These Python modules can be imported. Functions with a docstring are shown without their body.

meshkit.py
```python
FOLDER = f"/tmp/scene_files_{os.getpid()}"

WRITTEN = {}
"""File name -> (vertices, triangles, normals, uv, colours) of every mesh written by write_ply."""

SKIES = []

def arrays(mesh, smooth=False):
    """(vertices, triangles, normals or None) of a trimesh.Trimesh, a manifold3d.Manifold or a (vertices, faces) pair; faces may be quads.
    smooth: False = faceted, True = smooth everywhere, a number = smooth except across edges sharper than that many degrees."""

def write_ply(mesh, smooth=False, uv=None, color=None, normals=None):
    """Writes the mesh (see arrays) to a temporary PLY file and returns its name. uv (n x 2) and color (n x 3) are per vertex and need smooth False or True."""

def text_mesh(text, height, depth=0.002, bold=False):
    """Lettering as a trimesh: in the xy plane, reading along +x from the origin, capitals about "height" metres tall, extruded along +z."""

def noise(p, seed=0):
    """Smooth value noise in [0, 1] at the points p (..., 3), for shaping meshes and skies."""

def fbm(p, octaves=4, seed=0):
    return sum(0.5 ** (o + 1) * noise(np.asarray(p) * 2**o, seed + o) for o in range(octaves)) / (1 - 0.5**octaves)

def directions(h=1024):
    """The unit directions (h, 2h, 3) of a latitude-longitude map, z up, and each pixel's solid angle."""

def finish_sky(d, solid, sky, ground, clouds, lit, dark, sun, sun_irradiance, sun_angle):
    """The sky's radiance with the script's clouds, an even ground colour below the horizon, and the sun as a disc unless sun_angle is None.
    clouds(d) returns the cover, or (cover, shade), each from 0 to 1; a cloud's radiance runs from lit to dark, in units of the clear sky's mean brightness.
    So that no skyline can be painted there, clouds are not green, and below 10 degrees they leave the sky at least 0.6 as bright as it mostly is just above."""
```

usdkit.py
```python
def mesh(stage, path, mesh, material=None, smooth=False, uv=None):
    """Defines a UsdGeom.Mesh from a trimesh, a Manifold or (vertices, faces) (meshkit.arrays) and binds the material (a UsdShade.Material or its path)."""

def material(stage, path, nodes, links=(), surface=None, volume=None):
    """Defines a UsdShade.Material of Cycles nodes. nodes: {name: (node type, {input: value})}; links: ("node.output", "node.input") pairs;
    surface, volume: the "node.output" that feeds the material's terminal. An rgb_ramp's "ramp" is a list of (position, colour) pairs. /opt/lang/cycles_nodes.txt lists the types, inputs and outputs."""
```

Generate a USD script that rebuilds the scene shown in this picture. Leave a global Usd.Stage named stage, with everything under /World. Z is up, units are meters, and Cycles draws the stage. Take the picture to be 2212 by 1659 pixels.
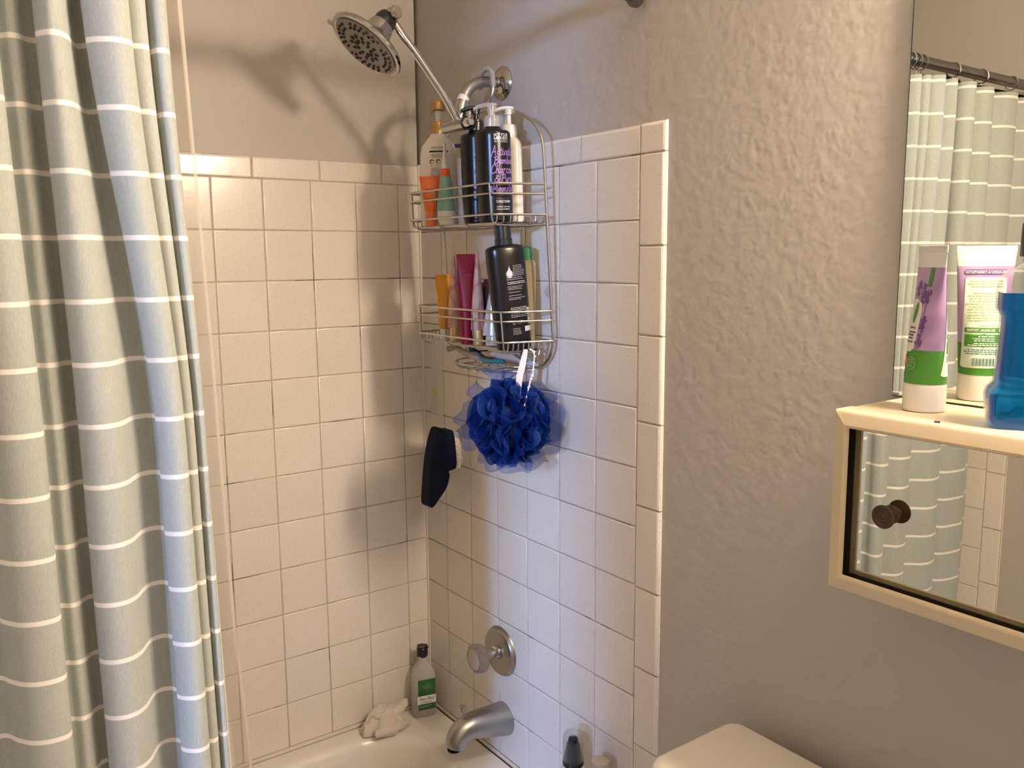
import math, random
import numpy as np, trimesh, manifold3d as m3, shapely
from shapely.geometry import Polygon, LineString, Point, box as sbox
from shapely import affinity
from shapely.ops import unary_union
import usdkit, meshkit
from pxr import Usd, UsdGeom, UsdLux, Gf, Sdf

stage = Usd.Stage.CreateInMemory()
UsdGeom.SetStageUpAxis(stage, UsdGeom.Tokens.z)
UsdGeom.SetStageMetersPerUnit(stage, 1.0)
UsdGeom.Xform.Define(stage, '/World')
UsdGeom.Scope.Define(stage, '/World/Looks')
rng = np.random.default_rng(7)
random.seed(7)
PI = math.pi

# ---------------------------------------------------------------- camera, light, exposure
CAM_EYE = (1.8455, -1.0599, 1.5166)
CAM_RIGHT = (0.58541, 0.81070, -0.00848)
CAM_UP = (-0.11211, 0.09132, 0.98949)
CAM_FWD = (-0.80296, 0.57826, -0.14431)
EXPOSURE = 0.0
cam = UsdGeom.Camera.Define(stage, '/World/camera')
cam.CreateHorizontalApertureAttr(36.0)
cam.CreateVerticalApertureAttr(27.0)
cam.CreateFocalLengthAttr(36.0 * 1864.31 / 2212)
cam.CreateClippingRangeAttr(Gf.Vec2f(0.02, 100))
cam.CreateExposureAttr(EXPOSURE)
cam.AddTransformOp().Set(Gf.Matrix4d(*CAM_RIGHT, 0, *CAM_UP, 0, *[-c for c in CAM_FWD], 0, *CAM_EYE, 1))
BULB_STRENGTH, BULB_COLOR = 345.0, (1.0, 0.80, 0.595)
DAY_INTENSITY, DAY_COLOR = 1000.0, (0.31, 0.53, 1.06)
day = UsdLux.RectLight.Define(stage, '/World/hall_daylight')
day.CreateWidthAttr(0.36)
day.CreateHeightAttr(0.78)
day.CreateIntensityAttr(DAY_INTENSITY)
day.CreateColorAttr(Gf.Vec3f(*DAY_COLOR))
DAY_AT = np.array([2.42, -3.44, 1.90])     # skylight comes steeply down through the hall window
_b = np.array([0.0, -math.cos(math.radians(68)), math.sin(math.radians(68))])
_r = np.cross([0, 0, 1], _b); _r /= np.linalg.norm(_r); _u = np.cross(_b, _r)
day.AddTransformOp().Set(Gf.Matrix4d(*_r, 0, *_u, 0, *_b, 0, *DAY_AT, 1))

# ---------------------------------------------------------------- helpers
USED = {}
def numbered(parent, name):
    k = (parent, name)
    n = USED.get(k, 0); USED[k] = n + 1
    return name if n == 0 else '%s_%03d' % (name, n)

def tag(p, label=None, cat=None, group=None, kind=None):
    for k, v in (('label', label), ('category', cat), ('group', group), ('kind', kind)):
        if v: p.SetCustomDataByKey(k, v)
    return p

def thing(name, label, cat, loc=(0, 0, 0), rotz=0, rot=None, group=None, kind=None):
    path = '/World/' + numbered('/World', name)
    x = UsdGeom.Xform.Define(stage, path)
    x.AddTranslateOp().Set(Gf.Vec3d(*map(float, loc)))
    if rot is not None: x.AddRotateXYZOp().Set(Gf.Vec3f(*map(float, rot)))
    elif rotz: x.AddRotateZOp().Set(float(rotz))
    return tag(x.GetPrim(), label, cat, group, kind)

def part(parent, name, mesh, mat, label=None, smooth=30, kind=None):
    pp = str(parent.GetPath())
    if isinstance(mesh, list): mesh = trimesh.util.concatenate(mesh)
    m = usdkit.mesh(stage, pp + '/' + numbered(pp, name), mesh, mat, smooth=smooth)
    return tag(m.GetPrim(), label, kind=kind)

LOOKS = {}
def M(name, color=(0.8, 0.8, 0.8), rough=0.4, **kw):
    if name in LOOKS: return LOOKS[name]
    d = {'base_color': tuple(color), 'roughness': float(rough)}
    d.update(kw)
    LOOKS[name] = usdkit.material(stage, '/World/Looks/' + name, {'p': ('principled_bsdf', d)}, [], surface='p.BSDF')
    return LOOKS[name]

def MN(name, nodes, links, surface='p.BSDF'):
    LOOKS[name] = usdkit.material(stage, '/World/Looks/' + name, nodes, links, surface=surface)
    return LOOKS[name]

def lin(r, g, b):
    f = lambda c: c / 12.92 if c <= 0.04045 else ((c + 0.055) / 1.055) ** 2.4
    return tuple(f(c / 255) for c in (r, g, b))

def TM(v, f):
    m = trimesh.Trimesh(np.asarray(v, float), np.asarray(f, int), process=False)
    return m

def move(m, t=(0, 0, 0), rz=0, rx=0, ry=0):
    m = m.copy()
    for a, ax in ((rx, [1, 0, 0]), (ry, [0, 1, 0]), (rz, [0, 0, 1])):
        if a: m.apply_transform(trimesh.transformations.rotation_matrix(math.radians(a), ax))
    m.apply_translation(t)
    return m

def loft(rings, caps=True, closed=True):
    R = np.asarray(rings, float); k, n, _ = R.shape
    v = R.reshape(-1, 3); f = []
    nn = n if closed else n - 1
    i = np.arange(nn); j = (i + 1) % n
    for a in range(k - 1):
        p, q = a * n, (a + 1) * n
        f.append(np.stack([p + i, p + j, q + j], 1)); f.append(np.stack([p + i, q + j, q + i], 1))
    f = np.vstack(f)
    if caps and closed:
        v = np.vstack([v, R[0].mean(0), R[-1].mean(0)])
        f = np.vstack([f, np.stack([j, i, np.full(nn, k * n)], 1), np.stack([(k - 1) * n + i, (k - 1) * n + j, np.full(nn, k * n + 1)], 1)])
    m = TM(v, f)
    if closed and caps and m.volume < 0: m.invert()
    return m

def lathe(prof, n=40):
    t = np.linspace(0, 2 * PI, n, endpoint=False)
    return loft([np.stack([r * np.cos(t), r * np.sin(t), np.full(n, z)], 1) for r, z in [(max(r, 1e-5), z) for r, z in prof]])

def sq_ring(a, b, z, e=2.0, n=48):
    t = np.linspace(0, 2 * PI, n, endpoint=False)
    c, s = np.cos(t), np.sin(t)
    return np.stack([a * np.sign(c) * np.abs(c) ** (2 / e), b * np.sign(s) * np.abs(s) ** (2 / e), np.full(n, z)], 1)

def bottle(prof, e=2.0, n=48):
    """prof: (z, half width, half depth)"""
    return loft([sq_ring(a, b, z, e, n) for z, a, b in prof])

def smoothpath(pts, per=8, closed=False):
    P = np.asarray(pts, float); n = len(P); out = []
    segs = n if closed else n - 1
    for i in range(segs):
        if closed: p0, p1, p2, p3 = P[(i - 1) % n], P[i], P[(i + 1) % n], P[(i + 2) % n]
        else: p0, p1, p2, p3 = P[max(i - 1, 0)], P[i], P[i + 1], P[min(i + 2, n - 1)]
        for t in np.linspace(0, 1, per, endpoint=False):
            out.append(0.5 * ((2 * p1) + (-p0 + p2) * t + (2 * p0 - 5 * p1 + 4 * p2 - p3) * t * t + (-p0 + 3 * p1 - 3 * p2 + p3) * t ** 3))
    if not closed: out.append(P[-1])
    return np.array(out)

def fillet(pts, r, per=6):
    P = [np.asarray(p, float) for p in pts]; out = [P[0]]
    for a, b, c in zip(P[:-2], P[1:-1], P[2:]):
        u, w = a - b, c - b
        d = min(r, np.linalg.norm(u) * 0.49, np.linalg.norm(w) * 0.49)
        s, e = b + u / np.linalg.norm(u) * d, b + w / np.linalg.norm(w) * d
        for t in np.linspace(0, 1, per): out.append((1 - t) ** 2 * s + 2 * t * (1 - t) * b + t * t * e)
    out.append(P[-1])
    return np.array(out)

def tube(pts, r, n=8, closed=False):
    P = np.asarray(pts, float)
    keep = [0] + [i for i in range(1, len(P)) if np.linalg.norm(P[i] - P[i - 1]) > 1e-6]
    P = P[keep]; k = len(P)
    rr = np.full(k, r) if np.ndim(r) == 0 else np.interp(np.linspace(0, 1, k), np.linspace(0, 1, len(r)), r)
    T = np.gradient(P, axis=0) if not closed else np.roll(P, -1, 0) - np.roll(P, 1, 0)
    T /= np.linalg.norm(T, axis=1, keepdims=True)
    up = np.array([0, 0, 1.0]) if abs(T[0][2]) < 0.9 else np.array([1.0, 0, 0])
    N = np.cross(T[0], up); N /= np.linalg.norm(N); rings = []
    t = np.linspace(0, 2 * PI, n, endpoint=False)
    for i in range(k):
        N = N - T[i] * np.dot(N, T[i]); N /= np.linalg.norm(N)
        B = np.cross(T[i], N)
        rings.append(P[i] + rr[i] * (np.cos(t)[:, None] * N + np.sin(t)[:, None] * B))
    if closed: rings.append(rings[0])
    return loft(rings, caps=not closed)

def rbox(sx, sy, sz, r=0.003, sub=2, center=(0, 0, 0)):
    s = m3.Manifold.sphere(r, 8 * sub)
    h = [s.translate((x * (sx / 2 - r), y * (sy / 2 - r), z * (sz / 2 - r))) for x in (-1, 1) for y in (-1, 1) for z in (-1, 1)]
    mm = m3.Manifold.batch_hull(h).to_mesh()
    m = TM(mm.vert_properties[:, :3], mm.tri_verts); m.apply_translation(center)
    return m

def bx(x0, x1, y0, y1, z0, z1):
    m = trimesh.creation.box((x1 - x0, y1 - y0, z1 - z0)); m.apply_translation(((x0 + x1) / 2, (y0 + y1) / 2, (z0 + z1) / 2))
    return m

def extr(poly, h):
    gs = [g for g in getattr(poly, 'geoms', [poly]) if g.area > 1e-9]
    return trimesh.util.concatenate([trimesh.creation.extrude_polygon(g, h, engine='earcut') for g in gs])

def rrect(x0, y0, x1, y1, r=0.0):
    p = sbox(x0, y0, x1, y1)
    return p.buffer(-r).buffer(r) if r else p

def text(s, h, x=0, y=0, align='c', bold=False, w=None):
    """flat lettering; capitals h tall, baseline y; optional width w"""
    m = meshkit.text_mesh(s, h, 0.0001, bold)
    b = m.bounds
    if w: m.apply_scale((w / (b[1][0] - b[0][0]), 1, 1)); b = m.bounds
    dx = {'c': x - (b[0][0] + b[1][0]) / 2, 'l': x - b[0][0], 'r': x - b[1][0]}[align]
    m.apply_translation((dx, y, 0))
    return m

def flat(poly): return extr(poly, 0.0001)

def bars(x0, x1, ys, h, seed=0, ragged=0.35):
    """rows of unreadable small print as dashes"""
    r = np.random.default_rng(seed); out = []
    for y in ys:
        x = x0; end = x1 - (x1 - x0) * ragged * r.random()
        while x < end:
            w = h * r.uniform(1.5, 5)
            out.append(sbox(x, y, min(x + w, end), y + h)); x += w + h * 0.8
    return flat(unary_union(out))

def wrap(m, f, eps, step=0.004):
    """bend a flat print (x along the front, y up, z outward) onto the surface f(s, z) -> points, normals"""
    if isinstance(m, list): m = trimesh.util.concatenate(m)
    m = m.copy()
    v, fc = trimesh.remesh.subdivide_to_size(m.vertices, m.faces, step, max_iter=12)
    p, n = f(v[:, 0], v[:, 1])
    return TM(p + n * (eps + v[:, 2:3]), fc)

def cyl_surf(R, cx=0, cy=0):
    Rf = R if callable(R) else (lambda z: np.full_like(z, R))
    def f(s, z):
        r = Rf(z); a = s / r
        n = np.stack([np.sin(a), -np.cos(a), np.zeros_like(a)], 1)
        return np.stack([cx + r * np.sin(a), cy - r * np.cos(a), z], 1), n
    return f

def flat_surf(af, bf, e=2.0, side=-1):
    """front (side -1) or back (+1) of a lofted body of half width af(z), half depth bf(z)"""
    def f(x, z):
        a, b = af(z), bf(z)
        u = np.clip(np.abs(x) / a, 0, 0.985)
        xs = np.sign(x) * u * a
        y = side * b * (1 - u ** e) ** (1 / e)
        nx = np.sign(x) * (u ** (e - 1)) / a; ny = side * np.maximum((np.abs(y) / b), 1e-3) ** (e - 1) / b
        n = np.stack([nx, ny, np.zeros_like(nx)], 1); n /= np.linalg.norm(n, axis=1, keepdims=True)
        return np.stack([xs if side < 0 else xs, y, z], 1), n
    return f

def mirror_x(m):
    m = m.copy(); m.vertices[:, 0] *= -1; m.invert(); return m

# stroke lettering for the brush-script lines
GL = {
 'A': (8.5, [[(0, -1), (2, 4), (4.6, 10), (5, 10), (5.6, 5), (6.2, 0)], [(1.5, 3.2), (4, 4), (6.6, 4)]]),
 'c': (4.2, [[(3.8, 4.4), (2.2, 5), (0.6, 3), (0.8, 0.6), (2.2, 0), (4, 1)]]),
 't': (3.6, [[(1.8, 8), (1.3, 4), (1.2, 1), (2, 0), (3.4, 0.8)], [(0, 5), (1.6, 5.4), (3.4, 5.6)]]),
 'i': (2.4, [[(0.8, 5), (0.6, 2), (0.9, 0.2), (2.2, 0.6)], [(0.9, 7), (1.1, 7.4)]]),
 'v': (4.4, [[(0, 5), (1, 2), (1.6, 0), (2.6, 2), (3.4, 5), (4, 4.8)]]),
 'a': (5, [[(3.8, 4.6), (2.2, 5), (0.5, 2.6), (0.9, 0.2), (2.4, 0.8), (3.8, 4.6), (3.5, 1.4), (4.2, 0), (5, 0.6)]]),
 'e': (4.2, [[(0.4, 2.2), (2.4, 3), (3, 4.4), (2, 5.1), (0.6, 3.4), (0.6, 1), (2, 0), (4, 1)]]),
 'd': (5, [[(3.8, 4.6), (2.2, 5), (0.5, 2.6), (0.9, 0.2), (2.4, 0.8), (3.8, 4.6), (4.4, 9.4), (3.7, 1.4), (4.2, 0), (5, 0.6)]]),
 'B': (6.4, [[(1, 0), (1.6, 5), (2, 9)], [(0, 8.6), (3, 9.8), (5.6, 8.6), (4.6, 6), (2, 5.2), (5, 4.8), (5.8, 2.2), (3.6, 0.2), (0.8, 0.2)]]),
 'm': (7.2, [[(0.4, 5), (0.4, 0)], [(0.4, 2), (1.6, 4.8), (2.8, 4.6), (2.9, 0)], [(2.9, 2), (4.2, 4.8), (5.4, 4.6), (5.5, 1), (6.2, 0), (7.2, 0.8)]]),
 'b': (4.6, [[(0.8, 9.6), (0.4, 4), (0.6, 0.4), (2.4, 0), (3.8, 2), (3.2, 4.6), (1.6, 4.4), (0.6, 2.4)]]),
 'o': (4.4, [[(2, 5), (0.5, 3), (0.9, 0.4), (2.4, 0), (3.7, 2.2), (3, 4.7), (2, 5), (4.4, 4.4)]]),
 'C': (6.4, [[(5.8, 8), (4.8, 10), (2.4, 8.6), (0.6, 4.4), (1, 0.8), (3, -0.4), (6, 1.4)]]),
 'h': (4.8, [[(1, 9.8), (0.5, 4), (0.3, 0)], [(0.5, 2.2), (1.8, 4.8), (3, 4.5), (3, 1), (3.8, 0), (4.8, 0.7)]]),
 'r': (3.8, [[(0.5, 5), (0.4, 0)], [(0.5, 2.6), (1.6, 4.8), (3.6, 4.8)]]),
 'l': (2.2, [[(0.9, 9.8), (0.5, 4), (0.7, 0.4), (2.2, 0.6)]]),
 '&': (7, [[(6.2, 0), (3, 4.6), (2, 7.4), (3.2, 9), (4.4, 7.4), (2.6, 5), (0.5, 2.6), (1.2, 0), (3.4, 0.4), (6.2, 4.2)]]),
 'P': (6.2, [[(1, -0.4), (1.6, 5), (2, 9)], [(0, 8.4), (3, 9.8), (5.8, 8.2), (4.8, 5.4), (1.8, 4.6)]]),
 'u': (5, [[(0.5, 5), (0.4, 1.4), (1.4, 0), (2.8, 1.2), (3.6, 5), (3.5, 1.2), (4.2, 0), (5, 0.6)]]),
 'p': (4.6, [[(0.7, 5), (0.3, -3.4)], [(0.6, 3), (2, 5), (3.7, 3.6), (3, 0.8), (0.6, 0.8)]]),
 'M': (8.4, [[(0, -0.6), (1.4, 9), (3.4, 2.4), (6, 9.4), (6.8, 0)]]),
 'n': (4.8, [[(0.4, 5), (0.4, 0)], [(0.4, 2), (1.8, 4.8), (3, 4.5), (3, 1), (3.8, 0), (4.8, 0.7)]]),
 's': (3.8, [[(3.4, 4.6), (1.8, 5), (0.8, 3.8), (2.8, 1.8), (2.2, 0.2), (0.2, 0.5)]]),
 'f': (3.2, [[(3.2, 9), (2, 9.6), (1.2, 7), (0.9, 0), (0.6, -2.6)], [(0, 4.6), (2.8, 5)]]),
 'S': (5.6, [[(5, 8.4), (3, 9.8), (1, 7.8), (3, 5.4), (4.6, 2.6), (2.6, 0), (0, 1)]]),
 'R': (6.4, [[(1, 0), (1.6, 9)], [(0, 8.4), (3, 9.8), (5.4, 8.2), (4.4, 5.6), (1.6, 4.8), (3.6, 3), (6, 0)]]),
 ' ': (3, []),
}
def script(s, h, x=0, y=0, w=None, pen=0.1, align='l'):
    k = h / 10.0; px = 0; lines = []
    for ch in s:
        adv, st = GL[ch]
        for q in st:
            p = smoothpath(np.array(q, float), 5)
            lines.append(LineString(np.stack([(px + p[:, 0] + 0.12 * p[:, 1]) * k, p[:, 1] * k], 1)).buffer(pen * h * 0.55, quad_segs=3))
        px += adv + 0.5
    g = unary_union(lines).simplify(h * 0.006)
    b = g.bounds
    if w: g = affinity.scale(g, w / (b[2] - b[0]), 1, origin=(b[0], 0)); b = g.bounds
    dx = {'l': x - b[0], 'c': x - (b[0] + b[2]) / 2}[align]
    return flat(affinity.translate(g, dx, y))

# ---------------------------------------------------------------- materials
paint = MN('paint_greige', {
    'g': ('geometry', {}), 'n': ('noise_texture', {'scale': 190.0, 'detail': 2.0, 'roughness': 0.45}), 'n2': ('noise_texture', {'scale': 62.0, 'detail': 1.0}),
    'r2': ('map_range', {'from_min': 0.66, 'from_max': 0.76, 'to_min': 0.0, 'to_max': 1.0}), 'ad': ('math', {'math_type': 'add'}),
    'b': ('bump', {'strength': 0.22, 'distance': 0.0005}), 'p': ('principled_bsdf', {'base_color': (0.455, 0.425, 0.39), 'roughness': 0.55})},
    [('g.position', 'n.vector'), ('g.position', 'n2.vector'), ('n2.fac', 'r2.value'), ('n.fac', 'ad.value1'), ('r2.result', 'ad.value2'), ('ad.value', 'b.height'), ('b.normal', 'p.normal')])
ceil_mat = M('ceiling_white', (0.72, 0.70, 0.66), 0.8)
def tile_mat(name, c):
    return MN(name, {
        'g': ('geometry', {}), 'oi': ('object_info', {}), 'n': ('noise_texture', {'scale': 380.0, 'detail': 2.0}), 'rp': ('rgb_ramp', {'ramp': [(0.0, tuple(x * 0.62 for x in c)), (0.33, tuple(x * 0.80 for x in c)), (0.43, c), (1.0, tuple(min(1, x * 1.03) for x in c))]}),
        'v': ('math', {'math_type': 'multiply_add', 'value2': 0.05, 'value3': 0.97}), 'mx': ('mix_color', {'blend_type': 'multiply', 'fac': 1.0}),
        'n2': ('noise_texture', {'scale': 60.0, 'detail': 2.0}), 'b': ('bump', {'strength': 0.18, 'distance': 0.0008}), 'p': ('principled_bsdf', {'roughness': 0.2, 'specular_ior_level': 0.5})},
        [('g.position', 'n.vector'), ('g.position', 'n2.vector'), ('n.fac', 'rp.fac'), ('oi.random', 'v.value1'), ('rp.color', 'mx.a'), ('v.value', 'mx.b'), ('mx.result', 'p.base_color'), ('n2.fac', 'b.height'), ('b.normal', 'p.normal')])
tile_m = tile_mat('tile_glaze', (0.735, 0.69, 0.635))
grout_m = MN('grout', {
    'g': ('geometry', {}), 'n': ('noise_texture', {'scale': 9.0, 'detail': 4.0, 'roughness': 0.65}), 'rp': ('rgb_ramp', {'ramp': [(0.0, (0.10, 0.075, 0.05)), (0.36, (0.16, 0.12, 0.085)), (0.43, (0.44, 0.37, 0.295)), (1.0, (0.54, 0.47, 0.39))]}), 'p': ('principled_bsdf', {'roughness': 0.9})},
    [('g.position', 'n.vector'), ('n.fac', 'rp.fac'), ('rp.color', 'p.base_color')])
caulk_m = M('caulk', (0.62, 0.57, 0.50), 0.6)
tub_m = M('enamel', (0.72, 0.69, 0.63), 0.22)
chrome = M('chrome', (0.50, 0.485, 0.465), 0.14, metallic=1.0)
chrome_b = M('chrome_bright', (0.70, 0.69, 0.68), 0.06, metallic=1.0)
nickel = M('brushed_nickel', (0.40, 0.385, 0.37), 0.32, metallic=1.0)
wire_m = M('caddy_wire', (0.52, 0.49, 0.45), 0.32, metallic=1.0)
dark_metal = M('rod_metal', (0.22, 0.20, 0.18), 0.35, metallic=1.0)
black_p = M('black_plastic', (0.012, 0.012, 0.013), 0.28)
black_soft = M('black_matte', (0.008, 0.007, 0.007), 0.24, specular_ior_level=0.35)
white_p = M('white_plastic', (0.72, 0.70, 0.67), 0.3)
pearl = M('pearl_plastic', (0.78, 0.74, 0.70), 0.25)
gold = M('gold_plastic', (0.52, 0.33, 0.13), 0.32, metallic=0.75)
gold_l = M('pale_gold', (0.72, 0.52, 0.26), 0.35, metallic=0.5)
print_blk = M('print_black', (0.02, 0.018, 0.02), 0.5)
print_gray = M('print_grey', (0.22, 0.21, 0.21), 0.5)
print_wht = M('print_white', (0.85, 0.84, 0.82), 0.45)
print_dim = M('print_dim_white', (0.42, 0.42, 0.43), 0.45)
print_pur = M('print_purple', (0.30, 0.16, 0.50), 0.45)
print_grn = M('print_green', (0.06, 0.24, 0.025), 0.45)
print_lime = M('print_pale_green', (0.42, 0.55, 0.30), 0.45)
def pane(name, tint, fac, rough=0.08, diff=None, edge=0.35):
    n = {'t': ('transparent_bsdf', {'color': tint}), 'g': ('principled_bsdf', {'base_color': diff or (0.8, 0.8, 0.8), 'roughness': rough}), 'm': ('mix_closure', {}), 'lw': ('layer_weight', {'blend': 0.35}), 'mr': ('map_range', {'from_min': 0.15, 'to_min': fac, 'to_max': min(0.95, fac + edge)})}
    return MN(name, n, [('lw.facing', 'mr.value'), ('mr.result', 'm.fac'), ('t.BSDF', 'm.closure1'), ('g.BSDF', 'm.closure2')], 'm.closure')
clear_p = pane('clear_plastic', (0.95, 0.95, 0.95), 0.05, 0.08, (0.6, 0.6, 0.6), 0.4)
liner_m = pane('liner_vinyl', (0.96, 0.95, 0.94), 0.15, 0.18, (0.75, 0.70, 0.64))
frost_p = pane('frosted_plastic', (0.80, 0.80, 0.79), 0.42, 0.25, (0.62, 0.61, 0.59))
acrylic = pane('acrylic', (0.78, 0.74, 0.73), 0.26, 0.10, (0.34, 0.30, 0.29), 0.5)
mirror_m = M('silvered_mirror', (0.82, 0.83, 0.79), 0.0, metallic=1.0)
# ================================================================ setting
XR, YE, ZC = 2.44, -1.524, 2.42          # right wall, end wall, ceiling
PAINT_BACK = 0.007                         # painted face behind the tile face (tiles finish at 0)
def setting(name, label, cat=None):
    x = UsdGeom.Xform.Define(stage, '/World/' + numbered('/World', name)).GetPrim()
    return tag(x, label, cat, kind='structure')
wall_back = setting('wall_back', 'beige painted wall with the faucet tiles and mirror cabinet', 'wall')
wall_left = setting('wall_left', 'long tub wall of square cream tiles under painted plaster', 'wall')
wall_front = setting('wall_front', 'tub end wall seen only in the cabinet door mirror', 'wall')
wall_right = setting('wall_right', 'plain beige painted wall opposite the tub', 'wall')
part(wall_back, 'plaster', bx(-0.05, XR + 0.05, PAINT_BACK, 0.10, -0.05, ZC), paint, smooth=False)
part(wall_left, 'plaster', bx(-0.10, -0.007, YE - 0.1, 0.0, -0.05, ZC), paint, smooth=False)
DX0, DX1, DZ = 0.98, 1.72, 2.03
part(wall_front, 'plaster', [bx(-0.05, DX0, YE - 0.10, YE - 0.007, -0.05, ZC), bx(DX1, XR + 0.05, YE - 0.10, YE - 0.007, -0.05, ZC), bx(DX0, DX1, YE - 0.10, YE - 0.007, DZ, ZC)], paint, smooth=False)
part(wall_right, 'plaster', bx(XR, XR + 0.1, YE, 0.0, -0.05, ZC), paint, smooth=False)
floor_m = MN('floor_tile', {'g': ('geometry', {}), 'b': ('brick_texture', {'scale': 1.0, 'offset': 0.0, 'color1': (0.50, 0.46, 0.41), 'color2': (0.46, 0.42, 0.38), 'mortar': (0.25, 0.22, 0.19), 'mortar_size': 0.004, 'brick_width': 0.3, 'row_height': 0.3}), 'p': ('principled_bsdf', {'roughness': 0.35})}, [('g.position', 'b.vector'), ('b.color', 'p.base_color')])
fl = setting('floor', 'grey-beige square tiled bathroom floor'); part(fl, 'slab', bx(-0.05, XR + 0.05, YE - 0.10, 0.05, -0.08, 0.0), floor_m, smooth=False)
ce = setting('ceiling', 'plain white bathroom ceiling'); part(ce, 'slab', bx(-0.1, XR + 0.1, YE - 0.1, 0.1, ZC, ZC + 0.08), ceil_mat, smooth=False)
trim_m = M('trim_white', (0.62, 0.59, 0.54), 0.4)
d1 = setting('door_1', 'white casing of the open doorway to the hall'); cw = 0.06
part(d1, 'casing', [bx(DX0 - 0.0, DX0 + 0.015, YE - 0.10, YE - 0.0, 0, DZ), bx(DX1 - 0.015, DX1, YE - 0.10, YE, 0, DZ), bx(DX0, DX1, YE - 0.1, YE, DZ - 0.015, DZ)], trim_m, smooth=False)
d2 = setting('door_2', 'white narrow double door standing ajar in the doorway')
part(d2, 'panel', rbox(0.329, 0.030, DZ - 0.03, 0.004, center=(1.1605, YE - 0.05, DZ / 2)), trim_m)
part(d2, 'panel', rbox(0.314, 0.030, DZ - 0.03, 0.004, center=(1.547, YE - 0.05, DZ / 2)), trim_m)
part(d2, 'handle', move(lathe([(0, 0), (.012, 0), (.008, .012), (.015, .022), (.012, .028), (0, .029)], 24), (1.23, YE - 0.035, 1.0), rx=-90), dark_metal)
hall = setting('wall_hall', 'pale hall walls beyond the open doorway')
part(hall, 'plaster', [bx(0.3, 2.08, -3.56, -3.46, 0, ZC), bx(2.76, 3.6, -3.56, -3.46, 0, ZC), bx(2.08, 2.76, -3.56, -3.46, 0, 1.45), bx(2.08, 2.76, -3.56, -3.46, 2.33, ZC), bx(0.2, 0.3, -3.56, YE - 0.1, 0, ZC), bx(3.6, 3.7, -3.56, YE - 0.1, 0, ZC), bx(XR + 0.05, 3.7, YE - 0.1, YE, 0, ZC)], paint, smooth=False)
fh = setting('floor_hall', 'hall floor beyond the open doorway'); part(fh, 'slab', bx(0.2, 3.7, -3.56, YE - 0.10, -0.08, 0.0), floor_m, smooth=False)
ch = setting('ceiling_hall', 'hall ceiling beyond the open doorway'); part(ch, 'slab', bx(0.2, 3.7, -3.56, YE - 0.10, ZC, ZC + 0.08), ceil_mat, smooth=False)
w1 = setting('window_1', 'hall window that lets in bluish daylight')
part(w1, 'window_frame', [bx(2.08, 2.12, -3.55, -3.47, 1.45, 2.33), bx(2.72, 2.76, -3.55, -3.47, 1.45, 2.33), bx(2.12, 2.72, -3.55, -3.47, 1.45, 1.49), bx(2.12, 2.72, -3.55, -3.47, 2.29, 2.33)], trim_m, smooth=False)
part(w1, 'pane', bx(2.12, 2.72, -3.53, -3.525, 1.49, 2.29), clear_p, smooth=False)

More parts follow.
